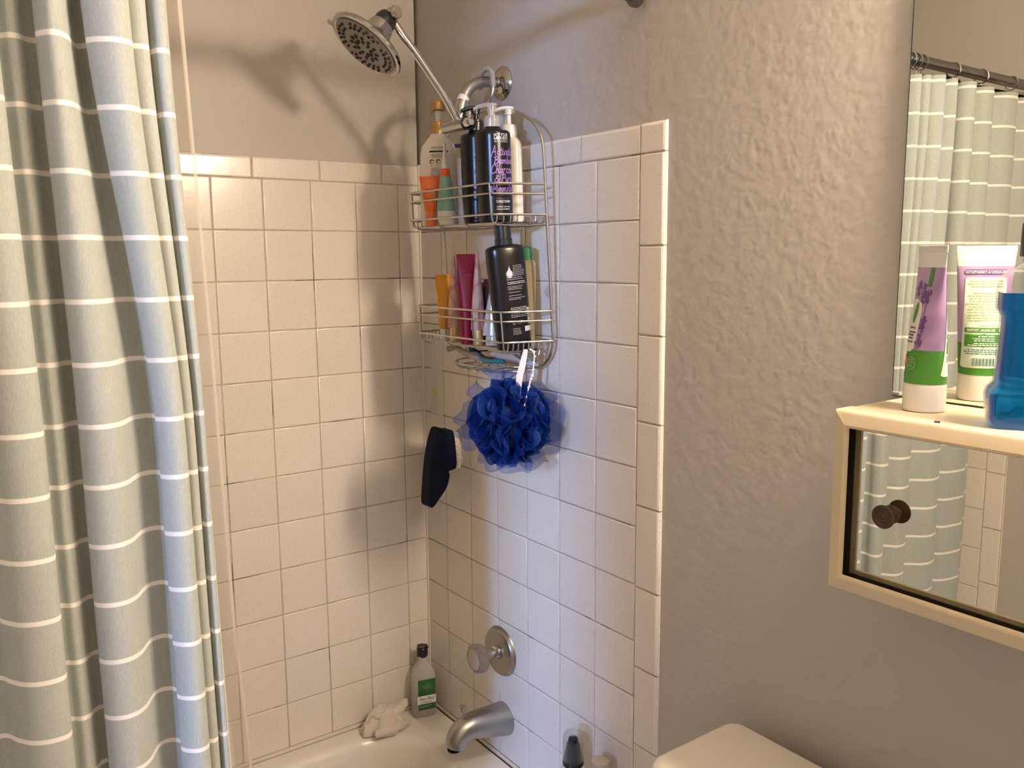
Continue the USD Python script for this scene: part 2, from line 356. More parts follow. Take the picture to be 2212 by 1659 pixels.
# ---- tiles: a cushion-edged slab, face toward +z, centred on the origin
def tile_mesh(w, h, t=0.008, r=0.0028, bull=()):
    """bull: sides ('l','r','t') with a full rounded nose"""
    R = dict(l=r, r=r, t=r, b=r)
    for s in bull: R[s] = 0.0075
    rings = []
    for ang in (0, 25, 50, 75, 90):
        c, s = math.sin(math.radians(ang)), 1 - math.cos(math.radians(ang))
        ins = {k: v * (1 - math.sin(math.radians(ang))) if False else v * (1 - math.cos(math.radians(ang))) for k, v in R.items()}
        zz = {k: t - v + v * math.sin(math.radians(ang)) for k, v in R.items()}
        x0, x1, y0, y1 = -w / 2 + ins['l'], w / 2 - ins['r'], -h / 2 + ins['b'], h / 2 - ins['t']
        zl, zr, zt, zb = zz['l'], zz['r'], zz['t'], zz['b']
        pts = [(x0, y0, min(zl, zb)), (x1, y0, min(zr, zb)), (x1, y1, min(zr, zt)), (x0, y1, min(zl, zt))]
        rings.append(pts)
    base = [(-w / 2, -h / 2, 0), (w / 2, -h / 2, 0), (w / 2, h / 2, 0), (-w / 2, h / 2, 0)]
    return loft([base] + rings)
LT = trimesh.transformations
def lay(parent, w, h, center, axis, bull=(), name='tile'):
    """axis 'x': wall x=0 facing +x (u runs along -y); 'y': wall y=0 facing -y; 'e': end wall facing +y"""
    m = tile_mesh(w, h, bull=bull)
    j = rng.normal(0, 0.0016, 2); m.apply_transform(LT.rotation_matrix(j[0], [1, 0, 0])); m.apply_transform(LT.rotation_matrix(j[1], [0, 1, 0]))
    m.apply_translation((0, 0, -0.008 + rng.normal(0, 0.00015)))
    v = m.vertices.copy(); u, q, n = v[:, 0], v[:, 1], v[:, 2]
    if axis == 'y': P = np.stack([u, -n, q], 1)
    elif axis == 'x': P = np.stack([n, u, q], 1)
    else: P = np.stack([-u, n, q], 1)
    part(parent, name, TM(P + np.array(center), m.faces), tile_m, smooth=25)
PV, Z0, G = 0.10925, 1.690, 0.0016
RIM = 0.372
# grout beds
part(wall_left, 'grout', bx(-0.0075, -0.0022, YE, 0.0, RIM - 0.03, 1.736), grout_m, smooth=False)
part(wall_back, 'grout', bx(0.0, 0.8085, 0.0022, 0.0075, 0.0, 1.737), grout_m, smooth=False)
part(wall_front, 'grout', bx(0.0, 0.816, YE - 0.0075, YE - 0.0022, 0.0, 1.757), grout_m, smooth=False)
# left wall
yb = [0.0] + [-(0.0577 + 0.1095 * k) for k in range(14)]
yb = [y for y in yb if y > YE] + [YE]
for a, b in zip(yb[:-1], yb[1:]):
    for r in range(13):
        z1 = Z0 - PV * r; z0 = max(z1 - PV, RIM + 0.001)
        if z1 - z0 > 0.004 and a - b > 0.004: lay(wall_left, a - b - G, z1 - z0 - G, (0, (a + b) / 2, (z0 + z1) / 2), 'x')
yj = [0.0, -0.0999, -0.2534, -0.4067] + [-0.4067 - 0.1530 * k for k in range(1, 8)]
yj = [y for y in yj if y > YE + 0.01] + [YE]
for a, b in zip(yj[:-1], yj[1:]): lay(wall_left, a - b - G, 0.0478 - G, (0, (a + b) / 2, Z0 + 0.0239), 'x', ('t',), 'bullnose_tile')
# faucet wall
xb = [0.0] + [0.0943 + 0.1095 * k for k in range(7)]
for a, b in zip(xb[:-1], xb[1:]):
    for r in range(13):
        z1 = Z0 - 0.0009 - PV * r; z0 = max(z1 - PV, RIM + 0.001)
        if z1 - z0 > 0.004: lay(wall_back, b - a - G, z1 - z0 - G, ((a + b) / 2, 0, (z0 + z1) / 2), 'y')
XB = xb[-1]
for a, b in zip([0.0, 0.1300, 0.2840, 0.4388, 0.5959], [0.1300, 0.2840, 0.4388, 0.5959, XB]): lay(wall_back, b - a - G, 0.0500 - G, ((a + b) / 2, 0, Z0 + 0.0250), 'y', ('t',), 'bullnose_tile')
lay(wall_back, 0.0603 - G, 0.0515 - G, (XB + 0.0302, 0, Z0 + 0.0255), 'y', ('t', 'r'), 'bullnose_tile')
for k in range(11):
    z1 = 1.6895 - 0.1537 * k; z0 = max(z1 - 0.1537, 0.0)
    lay(wall_back, 0.0603 - G, z1 - z0 - G, (XB + 0.0302, 0, (z0 + z1) / 2), 'y', ('r',), 'bullnose_tile')
# end wall (seen in the cabinet mirror)
xe = [0.767 - 0.1095 * k for k in range(8)]; xe = [x for x in xe if x > 0.03] + [0.0]
for b, a in zip(xe[:-1], xe[1:]):
    for r in range(13):
        z1 = 1.7124 - PV * r; z0 = max(z1 - PV, RIM + 0.001)
        if z1 - z0 > 0.004: lay(wall_front, b - a - G, z1 - z0 - G, ((a + b) / 2, YE, (z0 + z1) / 2), 'e')
    lay(wall_front, b - a - G, 0.046 - G, ((a + b) / 2, YE, 1.7354), 'e', ('t',), 'bullnose_tile')
for k in range(12):
    z1 = 1.7584 - 0.1528 * k + (0.0 if k else 0); z1 = 0.9440 + 0.1518 * (5 - k); z0 = max(z1 - 0.1518, 0.0)
    if z1 < 1.76 and z1 - z0 > 0.01: lay(wall_front, 0.051 - G, z1 - z0 - G, (0.7925, YE, (z0 + z1) / 2), 'e', ('l',), 'bullnose_tile')
# caulk beads: wall corner and round the tub
part(wall_back, 'caulk', tube([(0.001, -0.001, RIM), (0.001, -0.001, 1.738)], 0.0035, 8), caulk_m)
part(wall_left, 'caulk', tube([(0.001, YE, RIM + 0.002), (0.001, -0.002, RIM + 0.002)], 0.0045, 8), caulk_m)
part(wall_back, 'caulk', tube([(0.002, -0.001, RIM + 0.002), (0.76, -0.001, RIM + 0.002)], 0.0045, 8), caulk_m)
# translucent smear / adhesive strip on the tiles above the brush
stp = thing('adhesive_strip', 'translucent adhesive strip with green spot stuck to corner tiles', 'adhesive strip', (0.064, -0.0004, 1.195))
part(stp, 'film', move(extr(rrect(-0.031, -0.056, 0.031, 0.060, 0.014), 0.0012), rx=90), pane('strip_film', (1.0, 1.0, 0.99), 0.4, 0.3, (0.90, 0.86, 0.79), 0.1))
part(stp, 'spot', move(extr(Polygon([(-0.017, -0.011), (-0.009, -0.012), (-0.007, -0.004), (-0.009, 0.004), (-0.010, 0.012), (-0.015, 0.011), (-0.017, 0.002)]).buffer(0.001), 0.0008), (0.002, -0.0014, 0), rx=90), M('lime_print', (0.45, 0.62, 0.15), 0.5), 'green spot')

# ================================================================ bathtub
def rr_ring(x0, x1, y0, y1, r, z, n=12):
    out = []
    for cx, cy, a0 in ((x1 - r, y1 - r, 0), (x0 + r, y1 - r, 90), (x0 + r, y0 + r, 180), (x1 - r, y0 + r, 270)):
        for t in np.linspace(a0, a0 + 90, n): out.append((cx + r * math.cos(math.radians(t)), cy + r * math.sin(math.radians(t)), z))
    return out
tub = thing('bathtub', 'off-white enamel alcove bathtub below the tiled corner', 'bathtub', (0.38, -0.762, 0))
def tr(ix0, ix1, iy0, iy1, r, z): return rr_ring(-0.378 + ix0, 0.378 - ix1, -0.757 + iy0, 0.757 - iy1, r, z)
rings = [tr(0, 0, 0, 0, 0.004, 0.0), tr(0, 0, 0, 0, 0.006, RIM - 0.006), tr(0.003, 0.003, 0.003, 0.003, 0.006, RIM - 0.001), tr(0.008, 0.012, 0.008, 0.008, 0.008, RIM)]
L0, R0, E0, F0 = 0.045, 0.075, 0.075, 0.100       # rim widths: back wall, apron, far end, faucet end
for d, z in ((0, 0.0), (0.006, -0.0015), (0.012, -0.006), (0.018, -0.014), (0.023, -0.026), (0.030, -0.06), (0.045, -0.14), (0.058, -0.22), (0.080, -0.265), (0.115, -0.285), (0.16, -0.292)):
    rings.append(tr(L0 + d, R0 + d, E0 + d * 1.6, F0 + d * 0.9, max(0.13 - d * 0.2, 0.08), RIM + z))
rings.append([(0, 0, RIM - 0.296)] * len(rings[0]))
part(tub, 'tub_shell', loft(rings), tub_m, smooth=35)
part(tub, 'overflow_plate', move(lathe([(0, 0.008), (0.026, 0.007), (0.033, 0.003), (0.034, 0)], 32), (0, 0.757 - F0 - 0.030, RIM - 0.10), rx=90), chrome)
part(tub, 'drain', move(lathe([(0, 0.003), (0.03, 0.003), (0.034, 0)], 32), (0, 0.48, RIM - 0.2925)), chrome)

# ================================================================ rod, rings, curtain, liner
ZR = 1.945
rod = thing('shower_rod', 'dark metal tension rod holding the striped shower curtain', 'curtain rod', (0.75, -0.762, ZR))
part(rod, 'rod', tube([(0, -0.752, 0), (0, 0.752, 0)], 0.0125, 20), dark_metal)
part(rod, 'end_cap', move(lathe([(0, 0), (0.020, 0), (0.020, 0.006), (0.016, 0.014), (0.0135, 0.018)], 28), (0, 0.753, 0), rx=90), dark_metal)
part(rod, 'end_cap', move(lathe([(0, 0), (0.020, 0), (0.020, 0.006), (0.016, 0.014), (0.0135, 0.018)], 28), (0, -0.753, 0), rx=-90), dark_metal)

# plan of the curtain: (y, x) control points from the near-corner hem to the far hem
PLAN = [(-.757, .772), (-.759, .786), (-.763, .795), (-.768, .793), (-.7705, .780), (-.773, .771), (-.7735, .785), (-.775, .799), (-.781, .803), (-.787, .795), (-.7905, .780), (-.792, .770), (-.789, .784), (-.786, .800), (-.790, .813), (-.799, .817), (-.809, .809), (-.8145, .796), (-.811, .778), (-.816, .765), (-.826, .763), (-.836, .769), (-.845, .783),
        (-.855, .801), (-.868, .813), (-.883, .815), (-.895, .806), (-.899, .792), (-.893, .776), (-.896, .764), (-.905, .766), (-.913, .777), (-.921, .778), (-.929, .768), (-.936, .767), (-.938, .780), (-.934, .798), (-.939, .815), (-.955, .821), (-.972, .813), (-.985, .793),
        (-.993, .773), (-1.006, .768), (-1.018, .782), (-1.035, .806), (-1.060, .812), (-1.083, .800), (-1.096, .778), (-1.112, .770), (-1.130, .784), (-1.150, .803), (-1.180, .808), (-1.210, .799), (-1.228, .779), (-1.246, .774), (-1.262, .788), (-1.290, .803), (-1.325, .802), (-1.350, .788), (-1.366, .780), (-1.378, .777)]
def plan_at(z, per=7):
    P = np.array(PLAN)
    k = np.clip((1.93 - z) / 1.7, 0, 1)
    amp = 1.0 - 0.34 * k
    yw = np.interp(P[:, 0], [-1.4, -.985, -.936, -.895, -.836, -.8145, -.757], [-1.4, -.985, -.935, -.893, -.858, -.851, -.757])
    s = np.clip((z - 1.28) / 0.55, 0, 1); s = s * s * (3 - 2 * s)
    P = np.stack([P[:, 0] * (1 - s) + yw * s - 0.012 * s * np.interp(P[:, 0], [-1.2, -.95], [0, 1]), P[:, 1]], 1)
    x = 0.7665 + (P[:, 1] - 0.763) * amp + 0.010 * k
    w = meshkit.noise(np.stack([P[:, 0] * 22, np.full(len(P), z * 1.5), np.zeros(len(P))], 1), 3) - 0.5
    y = P[:, 0] + 0.008 * w * (0.3 + k) + 0.010 * (k - 0.35) * np.interp(P[:, 0], [-1.0, -0.757], [0, 1])
    x = x + 0.010 * (meshkit.noise(np.stack([P[:, 0] * 30, np.full(len(P), z * 2.2), np.ones(len(P))], 1), 5) - 0.5) * (0.4 + k)
    return smoothpath(np.stack([x, y], 1), per)
def sheet(zs, planf, thick, sl=slice(None)):
    rows = [planf(z)[sl] for z in zs]; A = np.array([np.column_stack([r, np.full(len(r), z)]) for r, z in zip(rows, zs)])
    T = np.gradient(A, axis=1); N = np.stack([T[..., 1], -T[..., 0], np.zeros(T.shape[:2])], -1); N /= np.linalg.norm(N, axis=2, keepdims=True)
    f, b = A + N * thick / 2, A - N * thick / 2
    ring = np.concatenate([f, b[:, ::-1]], 1)
    return loft(ring)
cloth_m = MN('curtain_cloth', {
    'g': ('geometry', {}), 's': ('separate_xyz', {}), 'o': ('math', {'math_type': 'add', 'value2': -1.7503 + 0.0692 * 40 + 0.0346}), 'md': ('math', {'math_type': 'modulo', 'value2': 0.0692}),
    'ab': ('math', {'math_type': 'subtract', 'value2': 0.0346}), 'aa': ('math', {'math_type': 'absolute'}), 'mr': ('map_range', {'from_min': 0.0022, 'from_max': 0.0033, 'to_min': 1.0, 'to_max': 0.0}),
    'mp': ('mapping', {'mapping_type': 'point', 'scale': (700, 700, 180)}), 'n': ('noise_texture', {'scale': 1.0, 'detail': 2.0}), 'rp': ('rgb_ramp', {'ramp': [(0.25, (0.320, 0.350, 0.330)), (0.75, (0.410, 0.440, 0.417))]}),
    'mx': ('mix_color', {'b': (0.82, 0.78, 0.74)}), 'bp': ('bump', {'strength': 0.25, 'distance': 0.0006}), 'p': ('principled_bsdf', {'roughness': 0.85, 'sheen_weight': 0.15})},
    [('g.position', 's.vector'), ('s.z', 'o.value1'), ('o.value', 'md.value1'), ('md.value', 'ab.value1'), ('ab.value', 'aa.value1'), ('aa.value', 'mr.value'), ('g.position', 'mp.vector'), ('mp.vector', 'n.vector'), ('n.fac', 'rp.fac'),
     ('rp.color', 'mx.a'), ('mr.result', 'mx.fac'), ('mx.result', 'p.base_color'), ('n.fac', 'bp.height'), ('bp.normal', 'p.normal')])
hem_m = M('curtain_hem', (0.72, 0.71, 0.67), 0.85)
cur = thing('shower_curtain', 'grey-green shower curtain with thin white stripes hanging in folds', 'shower curtain', (0, 0, 0))
ZS = np.concatenate([np.linspace(0.20, 1.90, 70)])
cloth_p = part(cur, 'cloth', sheet(ZS, plan_at, 0.0012), cloth_m, smooth=60)
def hem_plan(z):
    p = plan_at(z)[:3]; e = p[0]; k = np.clip((1.55 - z) / 0.9, 0, 1)
    return np.array([e + (-0.001, 0.0005), e + (-0.010 * k - 0.001, 0.0008 + 0.005 * k), e + (-0.018 * k - 0.002, 0.0012 + 0.0075 * k)])
part(cloth_p, 'hem', sheet(ZS, hem_plan, 0.0014), hem_m, 'pale stitched side hem of the curtain', smooth=60)
# rings
def make_ring(y, tilt, label=None, group=None):
    t = thing('curtain_ring', label, 'curtain ring', (0.75, y, ZR), rot=(0, 0, tilt), group=group)
    a = np.linspace(-PI * 0.5, PI * 1.5, 33)
    part(t, 'wire_loop', tube(np.stack([0.0165 * np.cos(a), 0 * a, 0.0165 * np.sin(a) - 0.003], 1), 0.0016, 8, True), chrome)
    part(t, 'hook', tube(smoothpath([(0, 0.001, -0.0195), (0.003, 0.001, -0.030), (0.008, 0.001, -0.040), (0.013, 0, -0.046)]), 0.0013, 6), chrome)
    return t
RY = [-.775, -.797, -.818, -.842, -.866, -1.006, -1.137, -1.290]
RING_L = ['wire curtain ring nearest the faucet wall, at the bunched end of the curtain', 'second wire curtain ring from the faucet wall, in the bunch', 'third wire curtain ring from the faucet wall, in the bunch', 'fourth wire curtain ring from the faucet wall, in the bunch', 'fifth wire curtain ring, last of the bunch on the rod', 'first of the three spread-out wire rings past the bunch', 'middle of the three spread-out wire rings on the rod', 'wire curtain ring farthest along the rod from the faucet wall']
for y in RY: make_ring(y, rng.uniform(-12, 12), RING_L[RY.index(y)], 'curtain rings on the rod')
def liner_plan(z):
    k = np.clip((1.90 - z) / 1.7, 0, 1); y0 = np.interp(z, [0.3, 0.75, 1.0, 1.4, 1.85], [-.668, -.684, -.699, -.716, -.742])
    P = np.array([(y0, .700), (y0 - .006, .706), (y0 - .016, .698), (y0 - .024, .692), (y0 - .034, .703), (y0 - .046, .712), (y0 - .058, .702), (y0 - .068, .696), (y0 - .082, .710), (y0 - .10, .722), (y0 - .12, .706), (y0 - .15, .700), (y0 - .19, .716), (y0 - .24, .700), (y0 - .30, .712), (y0 - .38, .700), (y0 - .46, .714), (y0 - .55, .702), (y0 - .63, .708)])
    x = 0.745 - 0.040 * np.clip((0.80 - z) / 0.45, 0, 1) + (P[:, 1] - 0.704) * 0.8 - 0.072 * np.clip((1.93 - z) / 0.9, 0, 1) ** 0.8 - 0.012 * k
    return smoothpath(np.stack([x, P[:, 0]], 1), 5)
lin_o = thing('shower_liner', 'clear plastic shower liner hanging inside the tub', 'shower liner', (0, 0, 0))
part(lin_o, 'vinyl_sheet', sheet(np.linspace(0.24, 1.90, 40), liner_plan, 0.0006), liner_m, smooth=60)
part(lin_o, 'edge_hem', sheet(np.linspace(0.24, 1.90, 40), lambda z: liner_plan(z)[:6] + np.array([0.0012, 0.0]), 0.0006), liner_m, smooth=60)
# ================================================================ shower arm and head
sh = thing('showerhead', 'chrome shower head on a curved extension bar from the bent wall arm', 'shower head', (0.341, 0, 1.8723))
def rel(pts, o): return np.asarray(pts, float) - np.asarray(o, float)
SO = (0.341, 0, 1.8723)
part(sh, 'flange', move(lathe([(0.0, 0.016), (0.016, 0.015), (0.026, 0.010), (0.0335, 0.003), (0.034, 0.0)], 40), (0, PAINT_BACK, 0), rx=90), chrome)
arm = smoothpath([(0, 0.004, 0), (0, -0.030, -0.001), (0, -0.055, -0.006), (0, -0.076, -0.019), (0, -0.090, -0.040), (0, -0.0955, -0.058)], 8)
part(sh, 'arm', tube(arm, 0.0108, 16), nickel)
part(sh, 'sealing_tape', tube(smoothpath([(0, -0.0882, -0.0365), (0, -0.0916, -0.0425), (0, -0.0938, -0.049)], 4), [0.0116, 0.0118, 0.0112], 16), white_p, 'white thread-sealing tape')
part(sh, 'coupling', [tube([(0.0, -0.0922, -0.046), (0.002, -0.0960, -0.060), (0.003, -0.098, -0.068), (0.006, -0.1035, -0.086)], [0.0138, 0.0138, 0.0115, 0.0105], 12)], chrome)
part(sh, 'swivel_barrel', [tube([(-0.042, -0.108, -0.093), (0.036, -0.108, -0.093)], 0.0125, 24), tube([(-0.046, -0.108, -0.093), (-0.041, -0.108, -0.093)], 0.0105, 24)], chrome)
part(sh, 'wing_knob', [tube([(0.036, -0.108, -0.093), (0.040, -0.108, -0.093)], 0.0132, 24)], black_p, 'black rubber washer')
part(sh, 'wing_knob', [tube([(0.040, -0.108, -0.093), (0.050, -0.108, -0.093), (0.056, -0.108, -0.093)], [0.011, 0.0095, 0.006], 20), rbox(0.010, 0.005, 0.030, 0.002, center=(0.047, -0.108, -0.087))], chrome_b)
bar = smoothpath(rel([(.3475, -.108, 1.787), (.349, -.1409, 1.8331), (.350, -.1713, 1.8687), (.351, -.2058, 1.907), (.350, -.2299, 1.9331), (.348, -.2504, 1.9607)], SO), 8)
part(sh, 'extension_bar', tube(bar, 0.0078, 16), chrome_b)
part(sh, 'swivel_barrel', [tube([(-0.030, -0.2535, 0.0935), (0.031, -0.2535, 0.0935)], 0.0125, 24), tube([(0.031, -0.2535, 0.0935), (0.034, -0.2535, 0.0935)], [0.0125, 0.011], 24), tube([(0.033, -0.2535, 0.0935), (0.0355, -0.2535, 0.0935)], 0.0075, 20)], chrome)
# head: local axis = spray direction
HN = np.array([-0.049, -0.634, -0.772]); HN /= np.linalg.norm(HN)
HC = np.array([.3450, -.302, 1.9063]) - np.array(SO)
ha = np.cross(HN, [1, 0, 0]); ha /= np.linalg.norm(ha); hb = np.cross(HN, ha)
HT = np.eye(4); HT[:3, 0], HT[:3, 1], HT[:3, 2], HT[:3, 3] = hb, ha, HN, HC
if np.linalg.det(HT[:3, :3]) < 0: HT[:3, 0] *= -1
def head(m): m = m.copy(); m.apply_transform(HT); return m
part(sh, 'head_shell', head(lathe([(0.0, -0.052), (0.021, -0.052), (0.0245, -0.044), (0.026, -0.034), (0.031, -0.024), (0.043, -0.016), (0.060, -0.010), (0.071, -0.006), (0.0745, -0.001), (0.073, 0.003), (0.068, 0.0045), (0.0655, 0.003), (0.0, 0.003)], 56)), chrome)
part(sh, 'ball_collar', head(lathe([(0.0, -0.078), (0.011, -0.078), (0.0175, -0.072), (0.0205, -0.062), (0.0205, -0.0525), (0.0, -0.052)], 36)), black_p, 'black rubber collar')
fpl = part(sh, 'face_plate', head(lathe([(0, 0.0030), (0.064, 0.0030), (0.0640, 0.0050), (0.061, 0.0058), (0.030, 0.0074), (0, 0.0080)], 48)), M('face_grey', (0.23, 0.22, 0.205), 0.35, metallic=0.4))
noz = []
def nozzle(r, a, big=False):
    m = lathe([(0.0030 if big else 0.0027, 0), (0.0030 if big else 0.0026, 0.0022), (0.0012, 0.0026), (0.0010, 0.0018), (0, 0.0018)], 10)
    if big: m.apply_scale((1.5, 1.0, 1)); m = move(m, rz=math.degrees(a))
    return move(m, (r * math.cos(a), r * math.sin(a), 0.0079 - r * 0.032))
for k in range(28):
    a = 2 * PI * k / 28
    if k % 7 != 6: noz.append(nozzle(0.056, a)); noz.append(nozzle(0.0465, a + 0.11))
for k in range(12): noz.append(nozzle(0.0275, 2 * PI * k / 12 + 0.2, True))
for k in range(9): noz.append(nozzle(0.0165, 2 * PI * k / 9, True))
part(fpl, 'nozzle', head(trimesh.util.concatenate(noz)), M('nozzle_rubber', (0.035, 0.028, 0.022), 0.6), 'dark rubber spray nozzles', kind='stuff')
lv = HT[:3, :3] @ np.array([1.0, 0, 0])
best = max(np.linspace(0, 2 * PI, 73), key=lambda a: -np.dot(HT[:3, :3] @ np.array([math.cos(a), math.sin(a), 0]), np.array([0.585, 0.811, 0.0])) + 0.25 * (HT[:3, :3] @ np.array([math.cos(a), math.sin(a), 0]))[2] )
part(sh, 'spray_lever', head(move(rbox(0.020, 0.012, 0.006, 0.0028, center=(0.076, 0, 0.000)), rz=math.degrees(best))), M('lever_grey', (0.5, 0.46, 0.46), 0.35))

# ================================================================ wire caddy
cd = thing('shower_caddy', 'two-tier silver wire shower caddy hung on the shower arm', 'shower caddy', (0.346, 0, 1.335))
CO = (0.346, 0, 1.335)
def yl(z): return -0.015 - 0.0625 * (z - 1.335)
def fr(x, z): return (x - CO[0], yl(z), z - CO[2])
FT = 1.8130
side = [fr(.346, FT), fr(.305, FT - .002), fr(.2600, FT - .0105), fr(.2030, FT - .0320), fr(.1690, FT - .0600), fr(.1575, FT - .095), fr(.157, 1.60), fr(.157, 1.40), fr(.158, 1.355), fr(.170, 1.325), fr(.200, 1.302), fr(.235, 1.297), fr(.346, 1.297)]
sm = smoothpath(side, 6)
frame = np.vstack([sm, (sm * [-1, 1, 1])[::-1][1:-1]])
part(cd, 'frame', tube(frame, 0.0030, 10, True), wire_m)
hk = smoothpath(rel([(.346, -.044, 1.8125), (.353, -.041, 1.815), (.356, -.040, 1.829), (.366, -.037, 1.843), (.3675, -.036, 1.862), (.362, -.036, 1.884), (.346, -.037, 1.893), (.330, -.038, 1.886), (.3245, -.038, 1.872), (.326, -.038, 1.860)], CO), 7)
hook_p = part(cd, 'hanger_hook', tube(hk, 0.0024, 10), wire_m)
hk2 = smoothpath(rel([(.3685, -.036, 1.856), (.3635, -.036, 1.884), (.346, -.037, 1.8945), (.329, -.038, 1.887), (.3235, -.038, 1.872), (.325, -.038, 1.858)], CO), 7)
part(hook_p, 'hook_sleeve', tube(hk2, 0.0052, 12), frost_p, 'clear rubber sleeve on the hook')
def basket(z_top, z_mid, z_low, z_floor, yf, xl, xr, pre):
    out = []
    def rail(z, r, dx=0.0):
        yb_ = yl(z)
        P = [(.157 + dx, yb_, z), (xl, yf, z), (xr, yf, z), (.535 - dx, yb_, z)]
        part(cd, 'rail', tube(rel(fillet(P, 0.026, 7), CO), r, 8), wire_m)
    rail(z_top, .0023); rail(z_mid, .0020); rail(z_low, .0022)
    zb = z_floor
    # front-to-back U wires
    for i, x in enumerate(np.linspace(xl + .022, xr - .004, 4)):
        P = [(x, yf, z_top), (x + .004 * (i > 1), yf + .002, z_low), (x, yf + .006, zb + .006), (x, yf + .016, zb), (x, -0.045, zb), (x, yl(zb) - .002, zb + .004), (x, yl(z_low), z_low)]
        part(cd, 'upright_wire', tube(rel(fillet(P, 0.010, 5), CO), .0017, 6), wire_m)
    # floor wires along the basket, ends turned up to the low rail
    g = []
    for y in np.linspace(yf + .014, -0.034, 8):
        f = np.interp(y, [yf, yl(z_low)], [0, 1])
        a, b = np.interp(f, [0, 1], [xl, .157]) + .003, np.interp(f, [0, 1], [xr, .535]) - .003
        P = [(a, y, z_low), (a + .001, y, zb + .004), (b - .001, y, zb + .004), (b, y, z_low)]
        g.append(tube(rel(fillet(P, 0.009, 5), CO), .0014, 6))
    for w in g: part(cd, 'floor_wire', w, wire_m)
    part(cd, 'back_wire', tube(rel([(.157, yl(z_low), z_low), (.535, yl(z_low), z_low)], CO), .0020, 8), wire_m)
basket(1.654, 1.6355, 1.5975, 1.5785, -.140, .190, .505, 'upper')
basket(1.4150, 1.3970, 1.3570, 1.3350, -.121, .181, .511, 'lower')
# soap tray under the lower basket
zt = 1.299
TC = np.array([.352, -.018])
a_ = np.linspace(PI, 2 * PI, 25)
tray = np.stack([TC[0] + .106 * np.cos(a_), TC[1] + .085 * np.sin(a_), np.full(25, zt)], 1)
part(cd, 'tray_rail', tube(rel(np.vstack([tray, tray[:1]]), CO), .0020, 8), wire_m)
tr2 = np.stack([TC[0] + .098 * np.cos(a_), TC[1] + .077 * np.sin(a_), np.full(25, zt - .010)], 1)
part(cd, 'tray_rail', tube(rel(np.vstack([tr2, tr2[:1]]), CO), .0016, 8), wire_m)
for x in np.linspace(-.085, .085, 7):
    d = .085 * math.sqrt(max(0, 1 - (x / .106) ** 2)); X = TC[0] + x
    P = [(X, TC[1] - .001, zt), (X, TC[1] - .004, zt - .012), (X, TC[1] - d + .006, zt - .012), (X, TC[1] - d, zt)]
    part(cd, 'tray_wire', tube(rel(fillet(P, .006, 4), CO), .0013, 6), wire_m)
for x in (.262, .296, .468, .505):
    c = np.array([x, yl(1.33) - .004, 1.345])
    P = [(x - .002, -.030, 1.347), (x - .010, -.034, 1.328), (x - .004, -.040, 1.316), (x + .008, -.042, 1.318), (x + .014, -.040, 1.330), (x + .014, -.036, 1.346)]
    part(cd, 'hanging_hook', tube(rel(smoothpath(P, 6), CO), .0014, 6), wire_m)
for x in (.503, .190):
    part(cd, 'suction_cup', move(lathe([(0.0, .012), (.003, .012), (.0035, .008), (.006, .005), (.0125, .001), (.0130, 0)], 28), (x - CO[0], 0.0, 1.4507 - CO[2]), rx=90), clear_p, 'clear suction cup')

# ================================================================ bottles
def pump(t, z, R, mat, stem=0.028, noz_len=0.042, dirdeg=180, collar=(0.017, 0.022), mat_collar=None, cx=0, cy=0, drop=0.006, headr=0.0085):
    cr, ch_ = collar
    mc = mat_collar or mat
    col = part(t, 'collar', move(lathe([(0, z - .002), (cr * .96, z - .002), (cr, z), (cr, z + ch_ * .72), (cr * .93, z + ch_ * .8), (cr * .93, z + ch_ * .93), (cr * .5, z + ch_), (0, z + ch_)], 36), (cx, cy, 0)), mc)
    zs = z + ch_
    part(col, 'pump_stem', move(lathe([(0, zs - .002), (.0052, zs - .002), (.0052, zs + stem), (headr, zs + stem), (headr * 1.02, zs + stem + .012), (headr, zs + stem + .015), (0, zs + stem + .016)], 28), (cx, cy, 0)), mat)
    zt_ = zs + stem + .0115
    L = noz_len
    sec = []
    for u, hw, hh, dz in ((-.010, .0075, .0030, .0005), (0, .0092, .0038, .001), (.35 * L, .0075, .0042, .001), (.7 * L, .0058, .0040, -.0012), (.93 * L, .0046, .0036, -.004), (L, .0040, .0032, -.006)):
        r = sq_ring(hw, hh, 0, 3.0, 20)
        sec.append(np.stack([np.full(20, u), r[:, 0], r[:, 1] + zt_ + dz], 1))
    part(col, 'nozzle', move(loft(sec), (cx, cy, 0), rz=dirdeg), mat)

BZ = 1.5850    # top of the upper basket floor
